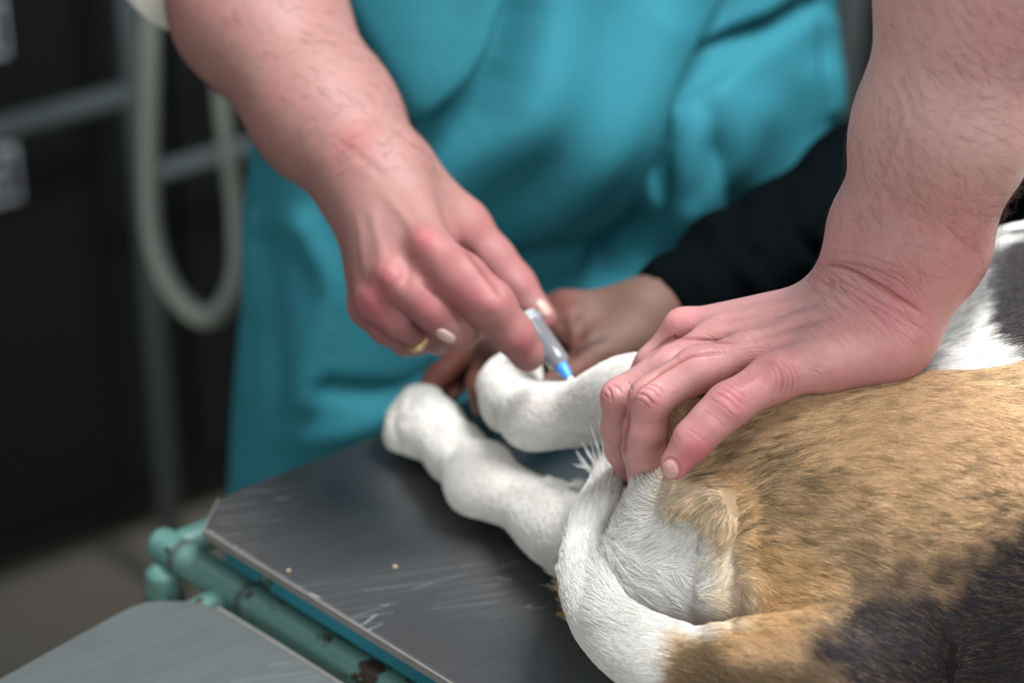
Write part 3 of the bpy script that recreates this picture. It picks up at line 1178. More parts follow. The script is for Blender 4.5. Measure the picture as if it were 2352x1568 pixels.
# coat
FLOW = np.array([
    (1560, 1000, -.7, -.55), (1700, 970, -1, .1), (1900, 1000, -1, .12), (2200, 930, -1, .06), (1900, 1150, -1, -.25), (2200, 1150, -1, -.22),
    (1760, 1250, -.9, -.5), (1750, 1380, -.6, -.8), (2050, 1400, -1, -.42), (2300, 1400, -1, -.35), (1800, 1500, -1, -.25),
    (1500, 1120, -.7, -.8), (1440, 1220, -1, -.35), (1560, 1270, -.9, .05), (1580, 1370, -.9, -.2), (1470, 1380, -.8, -.6),
    (1640, 1130, -.9, .35), (1600, 1180, -.75, .6), (1680, 1190, -.25, 1), (1630, 1240, -.6, .6), (1690, 1300, -.3, .8), (1600, 1120, -1, .2),
    (1560, 1480, -1, -.25), (1440, 1450, -.8, -.6), (1350, 1370, -.5, -.9), (1310, 1280, -.1, -1), (1330, 1190, .35, -1), (1380, 1110, .4, -1),
    (1270, 1200, -1, -.5), (1150, 1120, -.8, -.6), (1050, 1060, -.6, -.8), (960, 970, -.7, -.6),
    (1400, 930, -1, .1), (1250, 950, -1, .05), (1160, 880, .1, -1), (2250, 750, -.9, .5), (2340, 620, -.8, .6)], float)


def coat(name, n, region_w, len_fn, rad, lift, seed, K=5, minface=-0.15):
    r = np.random.default_rng(seed)
    a, b, c, d = (DV[DQ[:, k]] for k in range(4))
    cen = (a + b + c + d) / 4
    ar = np.linalg.norm(np.cross(c - a, d - b), axis=1) / 2
    fn = (DN[DQ[:, 0]] + DN[DQ[:, 2]]); fn /= np.linalg.norm(fn, axis=1, keepdims=True)
    X, Y, D = proj(cen)
    w = ar * region_w(X, Y, D, cen)
    w = w * (facing(cen, fn) > minface) * (cen[:, 2] > TZ + 0.003) * np.where((X > 2440) | (Y > 1640), 0.28, 1.0) * (X < 3600) * (Y < 2300) * (X > 860)
    w = w * (1 - (1 - sstep(poly_sd(X, Y, [(1378, 1290), (1405, 1300), (1415, 1345), (1388, 1325)]), -6, 6)))
    idx = r.choice(len(w), n, p=w / w.sum())
    s, t = r.random(n)[:, None], r.random(n)[:, None]
    p = (a[idx] * (1 - s) + b[idx] * s) * (1 - t) + (d[idx] * (1 - s) + c[idx] * s) * t
    nn = fn[idx]
    X, Y, D = proj(p)
    wt = 1.0 / ((X[:, None] - FLOW[:, 0]) ** 2 + (Y[:, None] - FLOW[:, 1]) ** 2 + 1800) ** 1.5
    fx = (wt * (FLOW[:, 2] / np.hypot(FLOW[:, 2], FLOW[:, 3]))).sum(1) / wt.sum(1)
    fy = (wt * (FLOW[:, 3] / np.hypot(FLOW[:, 2], FLOW[:, 3]))).sum(1) / wt.sum(1)
    wild = 1.0
    ang = np.arctan2(fy, fx) + (noise(p, 55, seed + 1) * (0.14 + 0.2 * skirt(X, Y)) + noise(p, 180, seed + 3) * (0.12 + 0.3 * skirt(X, Y)) + r.normal(0, 0.10, n)) * wild
    g = np.cos(ang)[:, None] * np.array([1.0, 0, 0]) - np.sin(ang)[:, None] * np.array([0, ST, CT])
    td_, tt_ = tail_near(p)
    tw_ = (1 - sstep(td_, 0.001, 0.006))[:, None]
    tm_ = tw_[:, 0] * (X < 1600)
    g = g * (1 - tw_) + (tt_ + r.normal(0, 0.07, (n, 3))) * tw_
    tg = g + 0
    tg = tg - nn * np.einsum('ij,ij->i', tg, nn)[:, None]
    tg /= np.maximum(np.linalg.norm(tg, axis=1, keepdims=True), 1e-6)
    L = len_fn(X, Y, D, p) * r.uniform(0.65, 1.25, n)
    lf = lift(X, Y) * r.uniform(0.5, 1.3, n)
    sd = np.cross(nn, tg) * (r.normal(0, 0.10, n) + noise(p, 120, seed + 9) * 0.12)[:, None]
    u = np.linspace(0, 1, K)[None, :, None]
    pts = p[:, None] - nn[:, None] * 0.0003 + L[:, None, None] * (tg[:, None] * u + nn[:, None] * (lf[:, None, None] * (u - 0.55 * u * u)) + sd[:, None] * u * u)
    pts[:, :, 2] = np.maximum(pts[:, :, 2], TZ + 0.0006)
    # neighbouring hairs close into small locks
    nc = n // 30
    ci_ = r.choice(n, nc, replace=False)
    kd = KDTree(nc)
    for i_, j_ in enumerate(ci_):
        kd.insert(p[j_], i_)
    kd.balance()
    near_ = ci_[np.array([kd.find(x)[1] for x in p])]
    cf = (0.42 + 0.35 * skirt(X, Y)) * r.uniform(0.5, 1.2, n)
    cf = np.where(leg_area(X, Y), 0.15, cf * (1 - 0.6 * tm_))
    ctr = pts[near_] + 0
    scale_ = (L / L[near_])[:, None, None]
    ctr = ctr[:, :1] + (ctr - ctr[:, :1]) * scale_
    w_ = (cf[:, None, None] * u ** 1.5)
    pts = pts * (1 - w_) + ctr * w_
    pts[:, :, 2] = np.maximum(pts[:, :, 2], TZ + 0.0006)
    ra = np.broadcast_to(rad * (1 - 0.75 * np.linspace(0, 1, K) ** 2), (n, K)) * r.uniform(0.8, 1.2, n)[:, None]
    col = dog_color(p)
    # banded hairs: dark clumps drawn out along the lie of the coat
    q = np.stack([np.einsum('ij,ij->i', p, tg) * 45, np.einsum('ij,ij->i', p, np.cross(nn, tg)) * 330, p[:, 2] * 40], 1)
    st = noise(p + tg * 0.0, 1, 1) * 0
    cl = fbm(p * np.array([60, 60, 60]) + 0, 1.0, 21)
    clump = noise(np.stack([X / 40.0, (Y + X * 0.16) / 7.0, D * 0], 1), 1.0, 33) * 0.42 + noise(np.stack([X / 13.0, (Y + X * 0.16) / 3.2, D * 0], 1), 1.0, 37) * 0.35 + noise(np.stack([X / 24.0, (Y + X * 0.2) / 4.5, D * 0], 1), 1.0, 35) * 0.45 + r.normal(0, 0.12, n)
    tanness = np.clip(1.25 - np.abs(col - TAN).sum(1) / 0.6, 0, 1)
    sab = 1 - sstep(seg_dist(X, Y, [(1600, 1010), (1690, 1050), (1800, 1100), (1900, 1200), (2010, 1290), (2350, 1230)]), 30, 240)
    dk = np.clip(sstep(clump, 0.12 - 0.32 * sab, 0.55), 0, 1) * (0.50 + 0.45 * sab) * tanness
    col = col * (1 - dk[:, None]) + OLIVE * 0.75 * dk[:, None]
    lt = sstep(-clump, 0.1, 0.7) * tanness * 0.25
    col = col * (1 - lt[:, None]) + CREAM * lt[:, None]
    blk = (col.sum(1) < 0.35) & (r.random(n) < 0.14) & (D < 0.96 * S)
    col = np.where(blk[:, None], col * 0.4 + TAN * 0.28, col)
    col = col * np.clip(1 + r.normal(0, 0.08, n), 0.7, 1.25)[:, None]
    return pts, ra, np.clip(col, 0, 0.95)


def leg_area(X, Y):
    return ((X < 1300) & (Y < 1330)) | ((X < 1560) & (Y < 1010))


def skirt(X, Y):
    return 1 - sstep(poly_sd(X, Y, [(1440, 1080), (1560, 1120), (1690, 1200), (1660, 1430), (1400, 1440), (1380, 1080)]), -10, 40)


def tailm(X, Y):
    return 1 - sstep(poly_sd(X, Y, [(1270, 1060), (1420, 1060), (1420, 1180), (1385, 1300), (1430, 1390), (1540, 1440), (1540, 1568), (1300, 1568)]), -5, 25)


def len_a(X, Y, D, p):
    L = np.full(X.shape, 0.0085)
    L = L + 0.0045 * skirt(X, Y) * (1 - sstep(X, 1500, 1620)) + 0.0015 * tailm(X, Y)
    L = np.where(leg_area(X, Y), 0.0048, L)
    bm_ = np.exp(-((X - 1650) ** 2 + (Y - 1185) ** 2) / 75 ** 2)
    return L * (1 - 0.4 * bm_)


def lift_a(X, Y):
    return 0.20 + 0.42 * skirt(X, Y) * (X < 1600) - 0.03 * tailm(X, Y) - 0.08 * np.exp(-((X - 1650) ** 2 + (Y - 1185) ** 2) / 75 ** 2)


NF_ = 1.0
coatA = coat('fur', 560000, lambda X, Y, D, c: np.where(leg_area(X, Y), 0.9, 1.0) * (1 + 0.6 * skirt(X, Y) + 0.8 * tailm(X, Y)), len_a, 0.000105, lift_a, 11)
tabs = [coatA]
# tail tip tuft and the tan fringe beside the tail
r_ = np.random.default_rng(5)


def lock(px, py, d, dx, dy, n, rootr, tipr, col, rad=0.00009, K=5, bend=0.0015):
    """a lock of n hairs from a root patch to a shared tip; dx, dy is the reach in pixels"""
    u = np.linspace(0, 1, K)[:, None]
    bv = r_.normal(0, bend, 3)
    P = []
    for i in range(n):
        b_ = Q(px + r_.normal(0, rootr), py + r_.normal(0, rootr), d)
        f_ = r_.uniform(0.6, 1.05)
        t_ = Q(px + dx * f_ + r_.normal(0, tipr), py + dy * f_ + r_.normal(0, tipr), d + r_.normal(0, 0.0008))
        P.append(b_ * (1 - u) + t_ * u + bv * np.sin(u * 3.14) * 0.8 + r_.normal(0, 0.0004, 3) * np.sin(u * 3.14))
    R = np.broadcast_to(rad * (1 - 0.7 * u[:, 0]), (n, K))
    return np.array(P), R, np.tile(col, (n, 1)) * r_.uniform(0.9, 1.05, n)[:, None]


TIPD = proj(TQ(1385, 1092, 0.062)[None])[2][0] / S
for (ox, dx, dy, n_) in ((-6, -54, -62, 30), (-4, -46, -80, 26), (-2, -26, -84, 34), (4, -12, -132, 30), (2, -30, -118, 22), (6, -4, -100, 26), (-8, -62, -30, 22), (12, 14, -60, 16), (8, 4, -50, 22)):
    tabs.append(lock(1384 + ox, 1096, TIPD, dx, dy, int(n_ * 0.6), 4, 1.0, WHITE))
for k_ in range(26):
    fx_, fy_ = 1298 + r_.normal(0, 4), r_.uniform(1300, 1410)
    dd_ = proj(TQ(fx_, fy_, 0.024)[None])[2][0] / S
    tabs.append(lock(fx_ + 8, fy_, dd_, -r_.uniform(22, 62) * (1 - abs(fy_ - 1345) / 130), r_.uniform(-14, 12), 14, 5, 4, (GOLD * 0.75 + OLIVE * 0.25) if k_ % 3 else CREAM))
hp_ = np.concatenate([t[0] for t in tabs]); hr_ = np.concatenate([t[1] for t in tabs]); hc_ = np.concatenate([t[2] for t in tabs])
tm = NT('fur_hair')
at_ = tm.add('ShaderNodeAttribute', attribute_name='col')
tm.link(at_.outputs['Color'], tm.b.inputs['Base Color'])
tm.b.inputs['Roughness'].default_value = 0.55
tm.b.inputs['Specular IOR Level'].default_value = 0.22
M_hair = tm.m
hair_object('fur', hp_, hr_, hc_, M_hair, dog)

# claws of the lower paw
M_claw = plain('claw', hexc(92, 82, 74), 0.4)
for (a_, b_) in (((905, 962), (880, 972)), ((904, 1008), (882, 1016)), ((945, 905), (926, 892))):
    p0 = TQ(a_[0], a_[1], 0.010); p1 = TQ(b_[0], b_[1], 0.004)
    pm = (p0 + p1) / 2 + np.array([0, 0, 0.0015])
    V, q = tube_np(smooth_path([p0, pm, p1], 5), np.linspace(0.0026, 0.0008, 11), 10)
    mesh_np('claw', V, q, M_claw, dog)

# ------------------------------------------------------------------ people: helpers
def blobs(V, lst):
    X, Y, D = proj(V)
    r = np.zeros(len(V))
    for x, y, rad, a in lst:
        r = r + a * np.exp(-((X - x) ** 2 + (Y - y) ** 2) / rad ** 2)
    return r


SKIN_B = skin('skin_pink', hexc(212, 172, 162), hexc(206, 120, 126), hexc(156, 84, 80), sss=0.10, fine=1.0, rough=0.42)
SKIN_A = skin('skin_tanned', hexc(148, 117, 107), hexc(166, 90, 94), hexc(110, 60, 52), sss=0.08, fine=0.6, rough=0.6)
SKIN_C = skin('skin_brown', hexc(104, 82, 70), hexc(106, 54, 44), hexc(46, 28, 24), sss=0.06, fine=0.5, rough=0.68)
M_nail = plain('fingernail', hexc(206, 156, 150), 0.3, nscale=60, namt=0.05)
M_nailA = plain('fingernail_pale', hexc(196, 162, 150), 0.4, nscale=60, namt=0.05)
M_turq = cloth('turquoise_cotton', hexc(45, 116, 130), 0.8, sheen=0.0)
M_jacket = cloth('black_jacket_cloth', hexc(5, 9, 11), 0.9, sheen=0.0, spec=0.02)
M_sleeve = cloth('white_cuff_cloth', hexc(226, 224, 214), 0.85)
M_gold = plain('gold', (0.83, 0.60, 0.30, 1), 0.28, metal=1.0, nscale=50, namt=0.05)

# ------------------------------------------------------------------ person with bare forearm, pressing the dog
armU1 = chain([(2330, -760, .80, 190), (2275, -330, .865, 185), (2205, -50, .90, 168), (2120, 300, .925, 142), (2030, 540, .955, 108), (1978, 662, .962, 84)], 0.02)
armU2 = chain([(2440, -760, .79, 190), (2370, -330, .855, 190), (2290, -50, .885, 162), (2222, 300, .905, 136), (2138, 560, .935, 114), (2072, 720, .945, 94)], 0.02)
upperB = chain([(2385, -700, .80, 240), (2700, -1250, .74, 300), (3000, -1700, .72, 350)], 0.02)
meta = [chain([(1905, 705, .972, 64), (1572, 753, .995, 43)], .004),
        chain([(1950, 725, .958, 68), (1650, 780, .976, 47)], .004),
        chain([(1990, 762, .946, 72), (1718, 814, .953, 50)], .004),
        chain([(2030, 792, .938, 74), (1900, 828, .934, 60), (1780, 866, .932, 54)], .008)]
hypo = chain([(2040, 800, .945, 66), (1900, 835, .945, 54)], .004)
thumbB = chain([(1900, 760, .99, 66), (1760, 830, 1.015, 48), (1640, 890, 1.03, 42), (1560, 930, 1.035, 36)], .006)
pinkyB = chain([(1780, 866, .932, 53), (1672, 930, .925, 51), (1632, 968, .924, 46), (1594, 1008, .925, 45), (1549, 1068, .928, 38)], .004)
ringB = chain([(1718, 814, .953, 52), (1600, 848, .950, 52), (1494, 914, .948, 49), (1482, 985, .955, 47), (1478, 1030, .962, 46), (1476, 1098, .985, 37)], .004)
midB = chain([(1650, 780, .976, 46), (1530, 845, .973, 45), (1427, 912, .973, 44), (1425, 985, .982, 43), (1430, 1030, .99, 41), (1448, 1085, 1.005, 34)], .004)
indB = chain([(1572, 753, .995, 42), (1500, 835, 1.0, 39), (1445, 925, 1.012, 37), (1470, 1000, 1.03, 33)], .004)


def handB_f(P):
    arm = smin(armU1(P), armU2(P), 0.022)
    arm = smin(arm, upperB(P), 0.03)
    palm = meta[0](P)
    for m in meta[1:]:
        palm = smin(palm, m(P), 0.012)
    palm = smin(palm, hypo(P), 0.012)
    d = smin(arm, palm, 0.022)
    d = smin(d, thumbB(P), 0.010)
    fg = pinkyB(P)
    for g_ in (ringB, midB, indB):
        fg = smin(fg, g_(P), 0.0016)
    return smin(d, fg, 0.0055)


blo, bhi = bounds([armU1, armU2] + meta + [thumbB, pinkyB, ringB, midB, indB, hypo], 0.012)
# fine mesh for hand and forearm; coarser upper arm hidden in the sleeve joined to it
bhi[2] = Q(2200, -420, .87)[2]
BV, BQ = sdf_mesh(handB_f, blo, bhi, 0.00105, slack=0.02)
BV = relax(BV, BQ, 4, 0.6)
BV, BQ = subdivide(BV, BQ)
BV = relax(BV, BQ, 3, 0.6)
BN = vnormals(BV, BQ)
print('hand B', len(BV))
st = []
# wrist folds
st += [([(1872, 612), (1930, 612), (1990, 640), (2060, 682), (2120, 722)], 5.5, 0.95),
       ([(1890, 596), (1950, 604), (2010, 620), (2080, 655)], 3.5, 0.35),
       ([(1900, 640), (1960, 660), (2030, 700), (2080, 745)], 3.0, 0.28),
       ([(1860, 640), (1930, 662), (1990, 700), (2040, 750)], 3.0, 0.20),
       ([(1840, 655), (1900, 680), (1960, 720), (2000, 760)], 2.8, 0.16),
       ([(1900, 578), (1960, 580), (2030, 600), (2100, 630)], 3.0, 0.16)]
# bulges by the wrist
st += [([(1900, 632), (1980, 668), (2050, 718)], 24, -0.7), ([(1930, 585), (2040, 612)], 26, -0.6), ([(2120, 690), (2128, 760)], 40, -1.2)]
# extensor tendons
st += [([(1590, 735), (1700, 722), (1850, 690)], 11, -0.9), ([(1660, 765), (1760, 742), (1880, 712)], 11, -0.9),
       ([(1730, 798), (1820, 770), (1930, 735)], 12, -0.7),
       ([(1630, 752), (1740, 733), (1850, 706)], 10, 0.7), ([(1700, 785), (1780, 760), (1900, 728)], 10, 0.6),
       ([(1620, 690), (1700, 705), (1800, 690)], 6, -0.5)]
# knuckle mounds and valleys between them
st += [([(1556, 738), (1580, 742)], 30, -1.2), ([(1790, 845), (1800, 850)], 34, -1.6), ([(1700, 800), (1725, 805)], 28, -0.6),
       ([(1610, 792), (1560, 818)], 12, 0.5), ([(1745, 846), (1700, 868)], 16, 1.0)]
# folds at the knuckle of the little finger
for k, (dx, w, dp) in enumerate(((0, 3.2, .42), (12, 2.6, .30), (24, 2.6, .34), (38, 2.4, .18), (-14, 2.6, .2))):
    st.append(([(1755 + dx, 830 - dx * .15), (1785 + dx, 845), (1797 + dx, 878), (1792 + dx, 908)], w, dp))
for k in range(5):
    st.append(([(1690 + 8 * k, 808 + 7 * k), (1745 + 4 * k, 800 + 8 * k), (1795 + 3 * k, 815 + 8 * k)], 2.2, 0.16))
# PIP wrinkles
st += [([(1640, 900), (1668, 914), (1702, 944)], 3.2, .42), ([(1652, 888), (1682, 904), (1712, 932)], 2.6, .32), ([(1662, 878), (1694, 894), (1720, 918)], 2.4, .26),
       ([(1628, 915), (1656, 930), (1690, 960)], 2.4, .22), ([(1655, 925), (1682, 945)], 22, -1.3),
       ([(1610, 940), (1640, 958), (1668, 985)], 2.2, .14), ([(1580, 985), (1604, 1002), (1622, 1018)], 2.4, .14), ([(1574, 996), (1598, 1014)], 2.2, .12)]
st += [([(1466, 906), (1484, 908), (1506, 930)], 3.0, .50), ([(1474, 893), (1496, 896), (1518, 916)], 2.6, .34), ([(1485, 882), (1508, 888), (1528, 906)], 2.4, .30),
       ([(1462, 918), (1478, 922), (1496, 940)], 2.4, .24), ([(1482, 908), (1492, 912)], 22, -1.3)]
st += [([(1396, 890), (1404, 900), (1408, 922)], 2.8, .5), ([(1406, 884), (1420, 890), (1426, 902)], 2.6, .36), ([(1440, 876), (1448, 886), (1452, 898)], 2.2, .2), ([(1390, 905), (1400, 915)], 2.0, .3),
       ([(1404, 905), (1412, 910)], 20, -1.0)]
# crease between middle and ring, and between index and middle
st += [([(1670, 812), (1620, 812), (1580, 820), (1540, 842), (1500, 866), (1466, 895), (1452, 925)], 4.5, 0.8),
       ([(1700, 790), (1640, 782), (1590, 778), (1550, 776), (1528, 786), (1505, 805), (1484, 828)], 4.0, 0.5),
       ([(1445, 930), (1438, 990), (1432, 1050)], 5, 0.7)]
# veins on the forearm
st += [([(2030, 150), (2080, 260), (2040, 400), (2010, 520)], 9, -0.5), ([(2250, 120), (2180, 300), (2150, 450)], 10, -0.4)]
r2 = np.random.default_rng(3)
for k in range(120):
    x, y = r2.uniform(1850, 2090), r2.uniform(600, 760)
    a = 0.62 + r2.normal(0, 0.12)
    L = r2.uniform(30, 80)
    st.append(([(x, y), (x + L * .5 * math.cos(a), y + L * .5 * math.sin(a)), (x + L * math.cos(a + .1), y + L * math.sin(a + .1))], 2.4, r2.uniform(.08, .22)))
for k in range(70):
    x, y = r2.uniform(1600, 1900), r2.uniform(730, 860)
    a = 0.35 + r2.normal(0, 0.35)
    L = r2.uniform(15, 40)
    st.append(([(x, y), (x + L * .5 * math.cos(a), y + L * .5 * math.sin(a)), (x + L * math.cos(a + .2), y + L * math.sin(a + .2))], 2.2, r2.uniform(.04, .12)))
# rim of the nail
st.append(([(1520, 1100), (1515, 1078), (1524, 1058), (1541, 1052), (1558, 1066), (1562, 1088), (1552, 1102)], 3.0, 0.30))
BV2, crB = sculpt(BV, BN, st)
nB = noise(BV, 60, 4) * 0.00025 + noise(BV, 30, 5) * 0.0004
BV2 = BV2 + BN * nB[:, None]
redB = 0.33 + blobs(BV, [(1672, 935, 46, .30), (1610, 1030, 50, .45), (1570, 1075, 45, .3), (1790, 860, 60, .30), (1700, 900, 50, .25), (1485, 915, 45, .25), (1400, 910, 40, .30),
                         (1560, 740, 60, .22), (1640, 790, 110, .12), (1480, 1030, 80, .12), (2080, 680, 70, .30), (2060, 760, 90, .2), (2300, 150, 160, .18), (2200, 420, 120, .12), (2280, 60, 90, .15), (2120, 520, 70, .10), (2240, 560, 60, .2), (2060, 250, 90, -.12), (1990, 480, 60, -.15),
                         (1800, 740, 120, .05), (1960, 820, 100, .08)])
redB = redB - 0.26 * sstep(-(proj(BV)[1]), -560, -350)
X_, Y_, D_ = proj(BV)
crB = np.maximum(crB, np.where(np.hypot(X_ - 1552, Y_ - 771) < 4.5, 1.0, 0) + np.where(np.hypot(X_ - 1550, Y_ - 775) < 3, 1.0, 0))
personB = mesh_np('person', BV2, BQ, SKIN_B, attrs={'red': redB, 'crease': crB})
tag(personB, 'bare hairy forearm and hand of a person pressing down on the dog\'s hip', 'person')
bvhB = bvh_of(personB)
patch_on('fingernail', bvhB, disc_px(1539, 1080, 23, 18, 62, 13), M_nail, personB, thick=0.0003, bulge=0.0)

# a few short hairs of the arm
def arm_hairs(V, Q4, N_, n, sel, dirfn, L, rad, colr, seed, parent, lift=0.35):
    r = np.random.default_rng(seed)
    a, b, c, d = (V[Q4[:, k]] for k in range(4))
    cen = (a + b + c + d) / 4
    ar = np.linalg.norm(np.cross(c - a, d - b), axis=1)
    fn = N_[Q4[:, 0]] + N_[Q4[:, 2]]; fn /= np.linalg.norm(fn, axis=1, keepdims=True)
    X, Y, D = proj(cen)
    w = ar * sel(X, Y, D)
    idx = r.choice(len(w), n, p=w / w.sum())
    p, nn = cen[idx] + r.normal(0, 0.0003, (n, 3)), fn[idx]
    X, Y, D = proj(p)
    gx, gy = dirfn(X, Y)
    ang = np.arctan2(gy, gx) + r.normal(0, 0.38, n) + noise(p, 40, seed) * 0.5
    g = np.cos(ang)[:, None] * np.array([1.0, 0, 0]) - np.sin(ang)[:, None] * np.array([0, ST, CT])
    tg = g - nn * np.einsum('ij,ij->i', g, nn)[:, None]
    tg /= np.maximum(np.linalg.norm(tg, axis=1, keepdims=True), 1e-6)
    sd = np.cross(nn, tg)
    l = L * r.uniform(0.35, 1.15, n)
    K = 6
    u = np.linspace(0, 1, K)[None, :, None]
    cv = r.normal(0, 0.22, n)[:, None, None]
    lf = (lift * r.uniform(0.3, 1.3, n))[:, None, None]
    pts = p[:, None] + l[:, None, None] * (tg[:, None] * u + nn[:, None] * lf * (u - 0.75 * u * u) + sd[:, None] * cv * u * u)
    ra = np.broadcast_to(rad * (1 - 0.6 * np.linspace(0, 1, K)), (n, K))
    col = np.array(colr) * r.uniform(0.6, 1.6, n)[:, None]
    hair_object('arm_hair', pts, ra, np.clip(col, 0, 1), M_hair, parent)


arm_hairs(BV2, BQ, BN, 2900, lambda X, Y, D: (Y < 640) * (Y > -350) * (X < 2460) * np.where(Y < 500, 1.0, 0.45) * (0.35 + 0.65 * sstep(X + Y * .5, 2050, 2350)),
          lambda X, Y: (np.where(X > 2150, 0.9, 0.75), np.where(X > 2150, 0.42, 0.62)), 0.0145, 0.000031, (0.11, 0.07, 0.05), 3, personB)

# sleeve of this person, rolled above the elbow
sl = smooth_path([np.append(Q(2360, -620, .81), RP(250, .81)), np.append(Q(2560, -980, .77), RP(300, .77)), np.append(Q(3000, -1700, .72), RP(370, .72))], 8)
V, q = tube_np(sl[:, :3], sl[:, 3], 40)
mesh_np('sleeve', V, q, M_jacket, personB)

# ------------------------------------------------------------------ vet in turquoise, holding the syringe
armA1 = chain([(440, -420, 1.17, 190), (560, 30, 1.125, 150), (720, 265, 1.10, 122), (828, 385, 1.085, 106)], 0.02)
armA2 = chain([(480, -420, 1.19, 190), (625, 30, 1.145, 152), (775, 265, 1.115, 124), (868, 400, 1.10, 104)], 0.02)
upperA = chain([(450, -400, 1.18, 200), (560, -900, 1.28, 230), (700, -1300, 1.32, 260)], 0.02)
metaA = [chain([(892, 400, 1.085, 84), (985, 575, 1.045, 54)], .004),
         chain([(862, 430, 1.078, 86), (905, 640, 1.045, 50)], .004),
         chain([(848, 450, 1.080, 80), (862, 690, 1.052, 46)], .004),
         chain([(845, 470, 1.090, 72), (845, 705, 1.066, 44)], .004)]
webA = chain([(920, 470, 1.09, 80), (1000, 540, 1.08, 60)], .004)
thumbA = chain([(930, 410, 1.095, 78), (1060, 522, 1.10, 64), (1130, 598, 1.10, 52), (1178, 655, 1.10, 49), (1243, 730, 1.097, 37)], .006)
indA = chain([(985, 575, 1.045, 54), (1060, 640, 1.032, 58), (1125, 700, 1.030, 56), (1180, 768, 1.036, 46), (1211, 812, 1.043, 36), (1222, 826, 1.048, 24)], .005)
midA = chain([(905, 640, 1.045, 49), (1000, 710, 1.036, 50), (1052, 758, 1.040, 47), (1010, 772, 1.062, 36), (975, 762, 1.075, 30)], .004)
ringA = chain([(862, 690, 1.052, 45), (920, 738, 1.050, 40), (965, 770, 1.062, 36), (1015, 790, 1.078, 29)], .004)
pinkyA = chain([(845, 705, 1.066, 42), (885, 755, 1.070, 34), (930, 788, 1.082, 28), (962, 795, 1.09, 24)], .004)


def handA_f(P):
    d = smin(armA1(P), armA2(P), 0.022)
    d = smin(d, upperA(P), 0.03)
    pm = metaA[0](P)
    for m in metaA[1:]:
        pm = smin(pm, m(P), 0.010)
    d = smin(d, pm, 0.02)
    d = smin(d, webA(P), 0.012)
    d = smin(d, thumbA(P), 0.009)
    fg = indA(P)
    for g_ in (midA, ringA, pinkyA):
        fg = smin(fg, g_(P), 0.0016)
    return smin(d, fg, 0.005)


alo, ahi = bounds([armA1, armA2, upperA] + metaA + [thumbA, indA, midA, ringA, pinkyA], 0.012)
AV, AQ = sdf_mesh(handA_f, alo, ahi, 0.0015, slack=0.02)
AV = relax(AV, AQ, 3, 0.5)
AN = vnormals(AV, AQ)
print('hand A', len(AV))
stA = [([(970, 548), (985, 560)], 30, -2.2), ([(890, 625), (895, 635)], 26, -1.8), ([(848, 680), (852, 690)], 22, -1.5),
       ([(940, 600), (930, 640)], 16, 1.3), ([(872, 660), (880, 690)], 13, 1.0),
       ([(880, 440), (960, 540)], 12, -0.8), ([(850, 470), (885, 610)], 12, -0.7), ([(820, 480), (842, 660)], 10, -0.5),
       ([(1060, 560), (1110, 620), (1160, 690)], 8, 1.4), ([(1185, 650), (1200, 660)], 16, -0.6), ([(1110, 690), (1130, 700)], 22, -0.9),
       ([(960, 640), (1030, 700), (1080, 750)], 5, 0.9), ([(780, 330), (850, 380), (890, 420)], 10, 0.4)]
AV2, crA = sculpt(AV, AN, stA)
redA = 0.22 + blobs(AV, [(978, 555, 40, .6), (895, 630, 40, .5), (850, 690, 40, .55), (1040, 640, 80, .35), (1100, 690, 60, .35), (980, 720, 70, .4), (1190, 640, 70, .35), (1200, 790, 40, .5),
                         (820, 320, 50, .35), (1110, 530, 60, .3), (1250, 740, 30, .5), (870, 740, 60, .35)])
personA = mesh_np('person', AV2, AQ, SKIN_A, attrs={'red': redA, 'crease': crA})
tag(personA, 'person in turquoise scrubs and apron behind the table, holding the syringe in one hand', 'person')
bvhA = bvh_of(personA)
patch_on('fingernail', bvhA, disc_px(1249, 708, 24, 12, 52, 9), M_nailA, personA, thick=0.0006, bulge=0.0003)
patch_on('fingernail', bvhA, disc_px(1024, 772, 25, 13, 28, 9), M_nailA, personA, thick=0.0006, bulge=0.0003)
arm_hairs(AV2, AQ, AN, 1500, lambda X, Y, D: (Y < 400) * (Y > -200) * 1.0, lambda X, Y: (X * 0 + 0.9, X * 0 + 0.25), 0.011, 0.00006, (0.07, 0.045, 0.03), 8, personA)

# gold ring on the ring finger
ra_, rb_ = Q(940, 754, 1.056), Q(965, 770, 1.062)
rd = rb_ - ra_; rd /= np.linalg.norm(rd)
rc = Q(958, 766, 1.060)
pr = np.cross(rd, [0, 0, 1.0]); pr /= np.linalg.norm(pr); pq = np.cross(rd, pr)
R1 = RP(38.5, 1.06)
seg, prof = 48, [(-.0016, 0), (-.0013, .0009), (.0013, .0009), (.0016, 0), (.0013, -.0004), (-.0013, -.0004)]
V, q = [], []
for i in range(seg):
    a = 2 * math.pi * i / seg
    rdv = math.cos(a) * pr + math.sin(a) * pq
    for (u_, v_) in prof:
        V.append(rc + rd * u_ + rdv * (R1 + v_))
m_ = len(prof)
for i in range(seg):
    for j in range(m_):
        q.append((i * m_ + j, ((i + 1) % seg) * m_ + j, ((i + 1) % seg) * m_ + (j + 1) % m_, i * m_ + (j + 1) % m_))
mesh_np('ring', V, np.array(q), M_gold, personA)

# white cuff at the elbow
sl = smooth_path([np.append(Q(492, -62, 1.137), RP(186, 1.137)), np.append(Q(462, -180, 1.16), RP(222, 1.16)), np.append(Q(430, -420, 1.19), RP(240, 1.19)),
                  np.append(Q(560, -900, 1.28), RP(270, 1.28)), np.append(Q(700, -1300, 1.32), RP(300, 1.32))], 8)
V, q = tube_np(sl[:, :3], sl[:, 3], 48)
V = V + vnormals(V, q) * (noise(V, 25, 6) * 0.004)[:, None]
mesh_np('sleeve', V, q, M_sleeve, personA)

